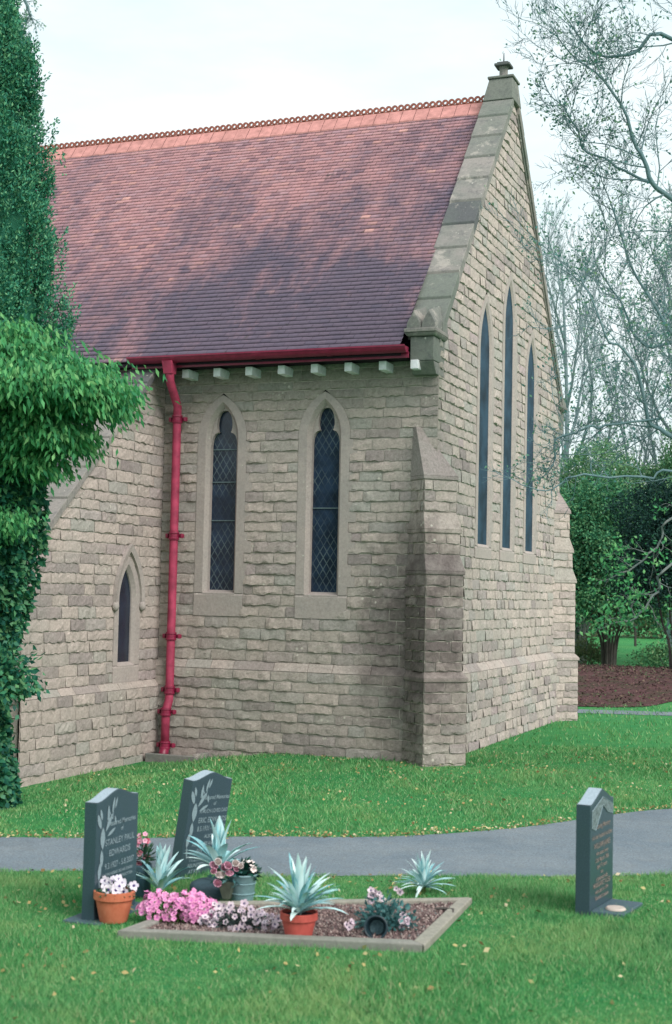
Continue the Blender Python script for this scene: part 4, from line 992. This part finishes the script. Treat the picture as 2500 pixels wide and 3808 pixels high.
def font_mesh(txt, size, mat, parent, align='CENTER', bold=0.0):
    c = bpy.data.curves.new('inscription', 'FONT'); c.body = txt; c.size = size; c.align_x = align; c.offset = bold; c.space_line = 1.0
    o = bpy.data.objects.new('inscription_tmp', c); COL.objects.link(o)
    dg = bpy.context.evaluated_depsgraph_get(); me = bpy.data.meshes.new_from_object(o.evaluated_get(dg)); bpy.data.objects.remove(o)
    return [tuple(v.co) for v in me.vertices], [list(p.vertices) for p in me.polygons]
def headstone(loc, ang, W_, hs, ha, th, fwd, sidew, lines, label, tmat, panel=False, flower=True, base=None, sharp=1.0, group='dark granite headstones'):
    o = empty('headstone', loc, label=label, cat='headstone', group=group)
    o.rotation_mode = 'QUATERNION'
    o.rotation_quaternion = Quaternion((0, 0, 1), ang) @ Quaternion((0, 1, 0), fwd) @ Quaternion((1, 0, 0), sidew)
    m = MB(); P = [(0, -.05), (W_, -.05)]; N = 24
    for i in range(N+1):
        t = 1-i/N; u = abs(t-.5)*2; h = 0 if u > .93 else (1-(u/.93))
        h = (h*h*(3-2*h))*(1-sharp)+sharp*(h**1.15 if h < .8 else h**1.15)
        P.append((W_*t, hs+(ha-hs)*min(1, h)))
    f = [(0, y, z) for y, z in P]; b = [(-th, y, z) for y, z in P]; n = len(P)
    m.add(f+b, [list(range(n)), [n+i for i in range(n)][::-1]]+[[i, n+i, n+(i+1) % n, (i+1) % n] for i in range(n)])
    st = m.build('stone', M_GRAN, o, bevel=.004, fixn=True)
    tp = MB()
    for i in range(2, n-1): tp.quad((-.003, P[i][0], P[i][1]+.0018), (-th+.003, P[i][0], P[i][1]+.0018), (-th+.003, P[i+1][0], P[i+1][1]+.0018), (-.003, P[i+1][0], P[i+1][1]+.0018))
    tp.build('sky_pale_top', M_TOPG, st)  # pale strip that puts the sky's brightness into the top's colour
    ins = MB()
    for (txt, z, size, y0) in lines:
        v, fc = font_mesh(txt, size, tmat, o, bold=.0006)
        xs_ = [p[0] for p in v]; wd = max(xs_)-min(xs_); sc = min(1, (W_*.86 if y0 is None else W_*.7)/wd); yc_ = W_*.5 if y0 is None else y0
        ins.add([(.0022, yc_+p[0]*sc, z+p[1]) for p in v], fc)
    ins.build('inscription', tmat, o)
    if flower:
        fl_ = MB(); q = random.Random(4)
        def petal(y, z, L, wdt, a):
            d = (cos(a), sin(a)); s = (-sin(a), cos(a)); pts = []
            for i in range(9):
                t = i/8; r_ = wdt*.6*sin(pi*t)**.8; pts.append((y+d[0]*L*t+s[0]*r_, z+d[1]*L*t+s[1]*r_))
            for i in range(7, 0, -1):
                t = i/8; r_ = -wdt*.6*sin(pi*t)**.8; pts.append((y+d[0]*L*t+s[0]*r_, z+d[1]*L*t+s[1]*r_))
            fl_.add([(.003+.0004*len(fl_.f)/10, py, pz) for py, pz in pts], [list(range(len(pts)))])
        k = W_/.48
        for (y, z, L, wdt, a) in [(.07, .40, .13, .042, 1.57), (.06, .40, .1, .03, -1.5), (.05, .33, .1, .03, -1.7), (.04, .24, .09, .012, -1.4), (.05, .52, .1, .03, 2.0), (.1, .50, .12, .025, .9), (.13, .55, .1, .02, 1.6), (.06, .57, .07, .02, 1.9), (.17, .60, .09, .02, 1.3), (.2, .62, .07, .015, 1.2), (.2, .58, .06, .015, -1.3), (.12, .47, .1, .018, .4)]:
            petal(y*k, z*hs/.675, L, wdt, a)
        fl_.build('carved_flower', M_INSC, o)
        v, fc = font_mesh('IN', .075, tmat, o); mm = MB(); mm.add([(.0022, .15*k+p[0], hs*.83+p[1]) for p in v], fc); mm.build('carved_monogram', M_INSC, o)
    if panel:
        pm = MB(); hw_ = W_
        P2 = [(.02, hs-.13), (.02, hs-.035), (W_*.5, ha-.045), (W_-.02, hs-.035), (W_-.02, hs-.09), (W_*.72, hs-.07), (W_*.5, hs-.02), (W_*.42, hs-.06), (W_*.2, hs-.15)]
        pm.add([(.003, y, z) for y, z in P2], [list(range(len(P2)))]); pm.build('carved_panel', M_CARVE, o)
        bd = MB(); bd.tube([(.003, .02, hs-.13), (.003, .02, hs-.035), (.003, W_*.5, ha-.045), (.003, W_-.02, hs-.035), (.003, W_-.02, hs-.09), (.003, W_*.72, hs-.07), (.003, W_*.5, hs-.02), (.003, W_*.42, hs-.06), (.003, W_*.2, hs-.15), (.003, .02, hs-.13)], .0022, 4); bd.build('panel_border', M_INSC, o)
    if base:
        bm_ = MB(); bm_.box(base[0], base[1], base[2], base[3], base[4], base[5]); bm_.build('base', M_GRANM, o, bevel=.006)
    return o
headstone((.568, -8.202, -.01), radians(0), .48, .675, .727, .082, 0, 0,
    [('Treasured Memories', .525, .042, .28), ('of', .485, .034, .29), ('STANLEY PAUL', .415, .052, .27), ('EDWARDS', .35, .052, .27), ('9.3.1927 - 5.8.2007', .28, .048, .27), ('A LOVING HUSBAND, DAD AND GRANDAD', .24, .024, .26), ('GONE BUT NOT FORGOTTEN', .208, .024, .26)],
    'upright dark granite headstone on the left behind the terracotta pot of white pansies', M_INSC, base=(-.17, .08, -.06, .54, -.06, .012), sharp=.15)
headstone((.445, -6.95, -.03), radians(-12), .43, .675, .725, .082, radians(6.5), radians(-3.5),
    [('Treasured Memories', .545, .042, .27), ('of', .505, .034, .27), ('A MUCH LOVED DAD', .455, .036, .27), ('ERIC EDWARDS', .39, .05, .27), ('8.5.1931 - 2.4.1992', .335, .046, .27), ('ALSO', .285, .034, .25), ('A DEAR WIFE AND MUM', .235, .036, .24), ('IVY', .185, .045, .18), ('11.2.1933', .135, .04, .16), ('REUNITED', .095, .036, .16), ('AT REST', .055, .036, .16)],
    'leaning dark granite headstone in the middle behind the tall silver-leaved plant', M_INSC, base=(-.14, .1, -.04, .5, -.08, .01), sharp=.15)
h3 = headstone((3.231, -7.321, .115), radians(-7), .43, .62, .69, .085, 0, 0,
    [('In Loving Memory', .475, .04, None), ('of a dear husband and father', .42, .036, None), ('WILLIAM JAMES', .365, .044, None), ('who passed away', .325, .032, None), ('12th March 1986', .285, .036, None), ('aged 71 years', .25, .034, None), ('also', .215, .03, None), ('a beloved wife', .18, .036, None), ('MARGARET ROSE', .145, .04, None), ('who died in 1994', .11, .034, None), ('Reunited in peace', .075, .034, None)],
    'dark granite headstone standing alone on the right with a carved panel under its peak', M_INSCG, panel=True, flower=False, base=(.0, .19, .02, .4, -.04, .035), sharp=.75)
m = MB(); m.lathe([(0, .012), (.05, .012), (.056, .006), (.058, 0), (0, 0)], 20, (.11, .13, .036)); m.build('reflection_disc', simple('pale_reflection', (.5, .42, .37), .6, .3, .1, 20), h3)  # pale disc added to stand in for a reflection on the base slab

# kerb round the grave
kerb = empty('grave_kerb', (0, 0, 0), label='low grey stone kerb framing the gravel grave bed', cat='kerb')
M_KERB = stone_mat('grey_kerb_stone', (.26, .27, .25), (.3, .29, .26), (.2, .23, .19), (.22, .22, .2), (.28, .26, .25), dressed=True).m
M_KERBY = stone_mat('buff_kerb_stone', (.32, .31, .26), (.35, .33, .28), (.26, .27, .22), (.23, .23, .2), (.3, .28, .25), dressed=True).m
Kc = np.mean([k for k in KERB], 0)
def inner(p, w_=.075):
    v = np.array(KERB[p][:2]); a = np.array(KERB[(p-1) % 4][:2])-v; b = np.array(KERB[(p+1) % 4][:2])-v
    v2 = v+(unit(a)+unit(b))*w_; return (v2[0], v2[1], KERB[p][2])
for i, (mat, nm) in enumerate([(M_KERB, 'front'), (M_KERBY, 'end'), (M_KERBY, 'back'), (M_KERB, 'head')]):
    a, b = KERB[i], KERB[(i+1) % 4]; ai, bi = inner(i), inner((i+1) % 4); m = MB(); h = .045 if i != 0 else .05; e = .004
    sh_ = lambda p, q, t: tuple(np.array(p)+(np.array(q)-np.array(p))*t)
    a2, b2, ai2, bi2 = sh_(a, b, e), sh_(b, a, e), sh_(ai, bi, e), sh_(bi, ai, e)
    NS = 8
    for s_ in range(1):
        m.hexa([(p[0], p[1], p[2]-.06) for p in (a2, b2, bi2, ai2)], [(p[0], p[1], p[2]+h) for p in (a2, b2, bi2, ai2)])
    ob = m.build('kerb_stone', mat, kerb, bevel=.008, fixn=True)
# bed surface and gravel
bd = MB(); ii = [inner(i, .06) for i in range(4)]; N = 14; V = []; F = []
for j in range(N+1):
    for i in range(N+1):
        u, v = i/N, j/N; p = np.array(ii[0])*(1-u)*(1-v)+np.array(ii[1])*u*(1-v)+np.array(ii[2])*u*v+np.array(ii[3])*(1-u)*v
        V.append((p[0], p[1], p[2]+.022+.006*sin(p[0]*13)*sin(p[1]*17)))
for j in range(N):
    for i in range(N): k_ = j*(N+1)+i; F.append([k_, k_+1, k_+N+2, k_+N+1])
M_BED = soil_mat('pinkish_chippings', (.10, .07, .07), (.19, .13, .125), (.28, .22, .2))
bo = fast('grave_bed', V, F, M_BED); tag(bo, kind='structure')
q = np.random.RandomState(3); n = 5200; u, v = q.rand(n, 1), q.rand(n, 1); ia = np.array(ii)
C = ia[0]*(1-u)*(1-v)+ia[1]*u*(1-v)+ia[2]*u*v+ia[3]*(1-u)*v; C[:, 2] += .026; s_ = q.uniform(.005, .013, (n, 1))
tet = np.array([(1, 0, -.3), (-.6, .9, -.3), (-.6, -.9, -.3), (0, 0, .9)]); RM = unit(q.randn(n, 3)); 
V = C[:, None]+(tet[None]*q.uniform(.6, 1.3, (n, 4, 1)))*s_[:, None]; an = q.rand(n)*6.28
c_, sn = np.cos(an), np.sin(an); Vr = V-C[:, None]; V = np.stack([Vr[..., 0]*c_[:, None]-Vr[..., 1]*sn[:, None], Vr[..., 0]*sn[:, None]+Vr[..., 1]*c_[:, None], Vr[..., 2]], -1)+C[:, None]
F = (np.arange(n)*4)[:, None, None]+np.array([[0, 1, 3], [1, 2, 3], [2, 0, 3], [0, 2, 1]])[None]
nn = NT('grave_chipping', .9, .2); nn.col(nn.ramp(nn.island(), [(0, (.09, .06, .065)), (.4, (.18, .12, .115)), (.75, (.27, .195, .18)), (.93, (.4, .33, .3)), (1, (.12, .13, .13))]))
tag(fast('gravel', V.reshape(-1, 3), F.reshape(-1, 3), nn.m), 'pinkish grey chippings filling the kerbed grave', 'gravel', kind='stuff')

# ---- planting helpers
def silver_mat():
    n = NT('silver_leaf', .6, .3); r = n.island(); k = n.ramp(r, [(0, (.1, .34, .4)), (.3, (.26, .54, .57)), (.7, (.55, .76, .77)), (1, (.68, .82, .8))]); f = n.noise(60, 3, .6, (1, 1, .3))
    n.col(n.mix(n.ramp(f, [(.4, 0), (.7, .5)]), k, (.6, .72, .7))); return n.m
M_SILV = silver_mat()
def rosette_part(parent, n, L, Wd, seed, z0=0, el=(.2, 1.45), tall=0, name='leaves', mat=None, droop=1.0):
    q = random.Random(seed); V = []; F = []
    for i in range(n):
        az = 2.399*i+q.uniform(-.3, .3); e = el[0]+(el[1]-el[0])*(i/n)**.8+q.uniform(-.12, .12); l = L*q.uniform(.7, 1.15); wd = Wd*q.uniform(.7, 1.2)
        if tall and i >= n-tall: e = q.uniform(1.35, 1.62); l = L*q.uniform(1.05, 1.25); wd = Wd*1.6
        p = np.array([0, 0, z0]); S_ = 7; s = np.array([-sin(az), cos(az), 0]); b = len(V)
        for k in range(S_+1):
            t = k/S_; w_ = wd*(sin(pi*min(1, .12+.88*t))**.7)*.5 if k < S_ else .0008
            cup = .35*w_; d = np.array([cos(az)*cos(e), sin(az)*cos(e), sin(e)]); nn_ = np.cross(d, s)
            V += [tuple(p-s*w_-nn_*cup*-1), tuple(p), tuple(p+s*w_+nn_*cup)]
            p = p+d*l/S_; e -= droop*(.20 if e < 1.2 else .05)*q.uniform(.6, 1.4)
        for k in range(S_):
            for c in range(2): a = b+k*3+c; F.append([a, a+1, a+4, a+3])
    return fast(name, V, F, mat or M_SILV, parent)
def terracotta():
    n = NT('terracotta', .85, .2); f = n.noise(18, 5, .7); g = n.noise(70, 4); k = n.mix(n.ramp(f, [(.3, 0), (.7, 1)]), (.42, .115, .06), (.52, .17, .095)); n.col(n.mix(n.ramp(g, [(.6, 0), (.8, .4)]), k, (.5, .3, .2))); n.bump(g, .3, .003); return n.m
M_TERR = terracotta(); M_TERRR = simple('red_terracotta', (.42, .08, .065), .8, .25, .15, 20, .2)
M_DSOIL = simple('potting_soil', (.03, .022, .025), .95, .1, .4, 60, .8)
def pot(loc, r, h, mat, label, group=None, rb=.66):
    o = empty('flower_pot', loc, label=label, cat='flower pot', group=group)
    m = MB(); m.smooth = True; m.lathe([(0, 0), (r*rb, 0), (r*rb*1.02, .004), (r*.9, h*.72), (r*.9, h*.73)], 36); m.build('pot_body', mat, o)
    m = MB(); m.lathe([(r*.9, h*.725), (r*.985, h*.735), (r*1.0, h*.75), (r, h*.985), (r*.985, h), (r*.9, h), (r*.88, h*.8)], 36); m.build('rim', mat, o)
    m = MB(); m.lathe([(0, h*.88), (r*.5, h*.875), (r*.89, h*.86)], 24); m.build('soil', M_DSOIL, o); return o
def flower_mat(name, petal, petal2, eye):
    n = NT(name, .7, .2); t = n.attr(); r = n.island()
    n.col(n.mix(n.math('LESS_THAN', t, .5), n.mix(r, petal, petal2), eye)); return n.m
M_PANSY = flower_mat('white_pansy_petal', (.62, .58, .68), (.72, .66, .7), (.05, .03, .14))
M_PANSYP = flower_mat('blush_pansy_petal', (.55, .42, .5), (.7, .6, .64), (.12, .1, .17))
M_PINK = flower_mat('pink_azalea_petal', (.62, .2, .42), (.75, .36, .55), (.5, .12, .4))
M_ROSE = flower_mat('pink_rose_petal', (.6, .28, .4), (.7, .4, .48), (.5, .15, .25))
M_CREAM = flower_mat('cream_rose_petal', (.72, .62, .6), (.78, .7, .66), (.6, .4, .4))
M_DRED = flower_mat('dark_red_petal', (.4, .04, .1), (.5, .3, .32), (.2, .01, .05))
M_GLEAF = leaf_mat('pansy_leaf', [(.02, .06, .04), (.03, .1, .05), (.06, .14, .07)], .6, .2)
M_OLIVE = leaf_mat('olive_foliage', [(.035, .07, .02), (.06, .12, .03), (.16, .19, .06)], .6, .2)
M_TEALL = leaf_mat('blue_green_foliage', [(.03, .12, .13), (.07, .2, .2), (.15, .3, .29)], .6, .2)
def flowers(name, P, Nn, r, mat, parent, seed=1, petals=5, eye=.34):
    q = np.random.RandomState(seed); n = len(P); Nn = unit(np.asarray(Nn, float)); A = unit(np.cross(Nn, unit(q.randn(n, 3)))); B = np.cross(Nn, A); P = np.asarray(P, float)
    r = np.broadcast_to(np.asarray(r, float).reshape(-1, 1), (n, 1)); V, F, T = [], [], []; c = 0
    for k in range(petals):
        a = 2*pi*k/petals; w_ = 1.15*pi/petals
        def pt(an, rr, lift): return P+(A*np.cos(an)+B*np.sin(an))*r*rr+Nn*r*lift
        V.append(np.stack([pt(a, .12, 0), pt(a-w_, .72, .12), pt(a-w_*.4, 1.05, .22+.05*k), pt(a+w_*.4, 1.05, .2+.05*k), pt(a+w_, .72, .12)], 1)); 
    V = np.stack(V, 1).reshape(-1, 3); F = np.arange(len(V)).reshape(-1, 5); T = np.ones(len(F))
    Ve = np.stack([P+(A*np.cos(a)+B*np.sin(a))*r*eye+Nn*r*.14 for a in np.arange(5)*2*pi/5], 1).reshape(-1, 3)
    Fe = np.arange(len(Ve)).reshape(-1, 5)+len(V)
    return fast(name, np.concatenate([V, Ve]), np.concatenate([F, Fe]), mat, parent, np.concatenate([T, np.zeros(len(Fe))]))
def dome_pts(n, c, r, q, zmin=-.1, shell=.85):
    u = unit(q.randn(n*3, 3)); u = u[u[:, 2] > zmin][:n]; f = shell+(1-shell)*q.rand(len(u), 1); lump = 1+.13*np.sin(u[:, :1]*8+u[:, 1:2]*6)
    return np.array(c)+u*f*np.array(r)*lump, u
TOCAM = unit(CAM-np.array([1, -8, 0.1]))

# pot 1: white pansies against the left headstone
q = np.random.RandomState(2)
p1 = pot((.667, -8.148, .0), .118, .175, M_TERR, 'orange terracotta pot of white pansies in front of the left headstone', 'terracotta pots')
P, u = dome_pts(24, (0, 0, .165), (.115, .115, .075), q, .05, .6); flowers('flower', P, u*.5+TOCAM*1.0+q.randn(len(P), 3)*.25, q.uniform(.022, .031, len(P)), M_PANSY, p1, 3)
P, u = dome_pts(260, (0, 0, .145), (.11, .11, .055), q, 0, .3); cloud('foliage', P, u+q.randn(len(P), 3)*.5, .035, .018, M_GLEAF, p1, q)
# pot 2: silver spiky plant in red pot
p2 = pot((1.873, -8.290, .06), .101, .145, M_TERRR, 'red terracotta pot holding a spiky silver plant by the front kerb', 'terracotta pots')
rosette_part(p2, 80, .27, .03, 5, .13, (.42, 1.5), 5, droop=.6)
# free-standing rosettes
def rosette(loc, n, L, Wd, seed, label, el=(.1, 1.4), tall=0, z0=0.0, rz=0, droop=1.0):
    o = empty('spiky_plant', loc, rz, label=label, cat='plant', group='silver spiky plants'); rosette_part(o, n, L, Wd, seed, z0, el, tall, droop=droop)
    m = MB(); m.tube([(0, 0, -.05), (0, 0, z0+.03)], [.02, .016], 8); m.build('stem', M_OLIVE, o); return o
rosette((.640, -7.55, .012), 34, .25, .038, 12, 'silver spiky plant between the two left headstones', (.7, 1.5), 8, .03, droop=.5)
rosette((.925, -7.33, .02), 26, .27, .05, 8, 'tallest silver broad-leaved plant in front of the leaning headstone', (.3, 1.35), 7, .15, droop=.5)
rosette((2.143, -6.97, .07), 80, .2, .02, 15, 'small thin-leaved silver plant at the back of the bed beside the path', (.15, 1.5), 2, .04, droop=.5)
# dark vase of red flowers
o = empty('flower_vase', (.475, -7.476, -.01), label='dark vase of red and pink flowers beside the left headstone', cat='vase')
m = MB(); m.smooth = True; m.lathe([(0, 0), (.05, 0), (.055, .02), (.048, .12), (.058, .19), (.054, .2), (.04, .17)], 24); m.build('vase_body', simple('dark_blue_vase', (.025, .06, .08), .4, .5), o)
P, u = dome_pts(16, (0, 0, .30), (.05, .05, .10), q, -.9, .5); flowers('flower', P, u+TOCAM, q.uniform(.014, .024, len(P)), M_DRED, o, 4)
P, u = dome_pts(9, (0, 0, .34), (.045, .045, .07), q, -.9, .5); flowers('pale_flower', P, u+TOCAM, .016, M_ROSE, o, 4)
P, u = dome_pts(120, (0, 0, .25), (.05, .05, .09), q, -.9, .2); cloud('foliage', P, u+np.array([0, 0, .6]), .05, .014, M_GLEAF, o, q)
# low round dark stone flower holder
o = empty('stone_flower_holder', (.915, -7.39, .01), label='low round dark stone flower holder at the foot of the leaning headstone', cat='flower holder')
m = MB(); m.smooth = True; m.lathe([(0, 0), (.135, 0), (.138, .01), (.138, .075), (.13, .09), (.1, .105), (0, .115)], 32); m.build('stone_body', M_GRANM, o)
m = MB(); m.lathe([(0, .002), (.035, .002), (.04, 0), (.0, -.004)], 20, (0, 0, .112)); m.build('lid', M_GRAN, o)
# bucket with foliage, bouquet of roses leaning against it
o = empty('bucket', (1.165, -7.485, .02), label='galvanised grey bucket with dark green sprigs standing in the bed', cat='bucket')
MG = simple('dull_galvanised_metal', (.17, .29, .31), .5, .5, .15, 30)
m = MB(); m.smooth = True; m.lathe([(0, 0), (.062, 0), (.064, .006), (.083, .165), (.09, .17), (.09, .178), (.081, .178), (.076, .12), (0, .11)], 32); m.build('bucket_body', MG, o)
m = MB(); m.lathe([(.073, .06), (.0765, .062), (.0765, .067), (.0735, .069)], 32); m.lathe([(.079, .12), (.0825, .122), (.0825, .127), (.08, .129)], 32); m.build('band', MG, o)
hdl = MB(); hdl.tube([(0, .088*cos(a), .172+.035*sin(a)*-1) for a in np.linspace(0, pi, 12)], .003, 6); hdl.build('handle', MG, o)
P, u = dome_pts(150, (.01, .0, .175), (.075, .06, .07), q, -.2, .3); cloud('foliage', P, u+q.randn(len(P), 3)*.5, .05, .024, leaf_mat('dark_sprig_leaf', [(.006, .045, .035), (.012, .085, .055)], .5, .1), o, q)
P, u = dome_pts(6, (.04, -.0, .21), (.06, .04, .05), q, .0, .6); flowers('flower', P, u+TOCAM, .02, M_CREAM, o, 9)
o = empty('rose_bouquet', (1.10, -7.56, .055), label='bouquet of pink and cream roses leaning between flower holder and bucket', cat='bouquet')
def rosehead(parent, c, r, mat, seed):
    q_ = np.random.RandomState(seed); V = []; F = []; T = []
    nl = 5
    for l in range(nl):
        rr = r*(.25+.75*l/(nl-1)); npet = 3+l
        for k in range(npet):
            a0 = 2*pi*k/npet+l*.7; w_ = 1.3*pi/npet; b = len(V)
            for (j, (h, rad)) in enumerate([(-.5, .5), (0, .95), (.45, 1.0-.05*l)]):
                for t in (-1, 0, 1):
                    an = a0+w_*t*(.7 if j != 1 else 1); hh = (h-(l*.12 if j == 2 else 0)+(.12 if t == 0 and j == 2 else 0))*r
                    V.append((c[0]+rr*rad*cos(an), c[1]+rr*rad*sin(an), c[2]+hh))
            for j in range(2):
                for t in range(2): a = b+j*3+t; F.append([a, a+1, a+4, a+3]); T.append(1. if l else .8)
    V = np.array(V); cc = np.array(c); ax = unit(TOCAM*.7+np.array([0, 0, .6])+q_.randn(3)*.25); z = np.array([0, 0, 1.]); v = np.cross(z, ax); s = np.linalg.norm(v); cth = z@ax
    K = np.array([[0, -v[2], v[1]], [v[2], 0, -v[0]], [-v[1], v[0], 0]]); R = np.eye(3)+K+K@K*((1-cth)/(s*s)); V = (V-cc)@R.T+cc
    return fast('rose', V, F, mat, parent, T, smooth=True)
for i, (dx, dz, r_, mt_) in enumerate([(-.085, .175, .027, M_ROSE), (-.05, .2, .022, M_CREAM), (-.02, .165, .022, M_ROSE), (.01, .18, .026, M_ROSE), (.045, .19, .022, M_CREAM), (.02, .135, .024, M_ROSE), (-.045, .12, .029, M_CREAM), (-.05, .075, .025, M_ROSE), (.075, .175, .018, M_CREAM), (-.075, .145, .018, M_ROSE), (.05, .16, .02, M_ROSE)]):
    rosehead(o, (dx*.93+.02, dx*.36-.04-.3*(i % 2)*.08, dz+.03), r_*1.15, mt_, i)
P, u = dome_pts(80, (.0, .0, .13), (.09, .05, .07), q, -.9, .3); cloud('foliage', P, u+q.randn(len(P), 3)*.5, .045, .02, M_TEALL, o, q)
m = MB(); m.hexa([(-.02, -.02, 0), (.02, -.02, 0), (.02, .02, 0), (-.02, .02, 0)], [(-.05, -.035, .1), (.05, -.035, .1), (.05, .035, .1), (-.05, .035, .1)]); m.build('wrapping', simple('olive_wrapping', (.1, .12, .09), .5, .4), o)
# azalea
o = empty('pink_azalea', (1.02, -8.08, .03), label='mound of bright pink azalea flowers behind the front kerb', cat='flowers')
PA, UA = [], []
for c, r_, n_ in [((-.09, -.02, .03), (.13, .11, .125), 150), ((.05, .0, .03), (.12, .11, .12), 150), ((.155, .0, .035), (.10, .10, .125), 170), ((.03, .10, .07), (.09, .07, .10), 20)]:
    P, u = dome_pts(n_, c, r_, q, -.05, .8); PA.append(P); UA.append(u)
PA, UA = np.concatenate(PA), np.concatenate(UA)
flowers('flower', PA, UA+TOCAM*.5+q.randn(len(PA), 3)*.3, q.uniform(.011, .019, len(PA)), M_PINK, o, 6)
P, u = dome_pts(1500, (.03, .0, .0), (.2, .13, .12), q, -.1, .3); cloud('foliage', P, u+q.randn(len(P), 3)*.6, .022, .011, M_OLIVE, o, q)
# pansy bedding
o = empty('bedding_pansies', (1.46, -8.14, .05), label='low drift of blush and white pansies right of the pink azalea', cat='flowers')
P, u = dome_pts(95, (0, 0, .0), (.24, .12, .12), q, .0, .7); flowers('flower', P, u*.4+TOCAM+q.randn(len(P), 3)*.35, q.uniform(.013, .024, len(P)), M_PANSYP, o, 8)
P, u = dome_pts(900, (0, 0, -.01), (.23, .12, .09), q, .0, .2); cloud('foliage', P, u+q.randn(len(P), 3)*.6, .028, .012, leaf_mat('bedding_leaf', [(.03, .04, .05), (.06, .1, .09), (.1, .15, .13)], .6, .2), o, q)
# toppled black pot
o = empty('toppled_plant_pot', (2.226, -8.071, .09), label='black plastic pot lying on its side with pale pink flowers spilling around it', cat='flower pot')
m = MB(); m.smooth = True; m.lathe([(0, -.1), (.042, -.1), (.06, 0), (.064, .004), (.064, .012), (.055, .012), (.052, 0), (.037, -.09), (0, -.09)], 28)
bp = m.build('pot_body', simple('black_plastic', (.012, .03, .04), .45, .4), o)
bp.rotation_mode = 'QUATERNION'; bp.rotation_quaternion = Vector(tuple(unit(np.array([2.0, -7.2, 1.5])))).to_track_quat('Z', 'Y'); bp.location = (.05, -.13, .055)
m = MB(); m.lathe([(0, -.075), (.036, -.075), (.0385, -.07)], 20); sl = m.build('root_ball', simple('grey_root_ball', (.1, .17, .19), .9, .1, .4, 70, .6), o); sl.rotation_mode = 'QUATERNION'; sl.rotation_quaternion = bp.rotation_quaternion.copy(); sl.location = bp.location
P, u = dome_pts(420, (.03, .08, .02), (.17, .11, .15), q, -.1, .3); cloud('foliage', P, u+q.randn(len(P), 3)*.5, .04, .02, M_TEALL, o, q)
PA = [dome_pts(16, (-.03, .08, .16), (.055, .05, .055), q, -.5, .5)[0], dome_pts(11, (.15, .06, .05), (.035, .05, .06), q, -.5, .5)[0], dome_pts(7, (-.12, -.03, .02), (.04, .03, .03), q, -.2, .5)[0], dome_pts(3, (.08, .1, .2), (.03, .03, .03), q, -.5, .5)[0]]
PA = np.concatenate(PA); flowers('flower', PA, TOCAM+q.randn(len(PA), 3)*.4, q.uniform(.014, .02, len(PA)), M_PANSYP, o, 12)
# dark stick on the chippings
m = MB(); m.tube([(2.38, -7.5, .115), (2.43, -7.49, .118), (2.49, -7.5, .12), (2.52, -7.6, .118)], [.006, .009, .008, .006], 6); tag(m.build('stick', M_BARK, None), 'short dark stick lying on the chippings near the kerb corner', 'stick')
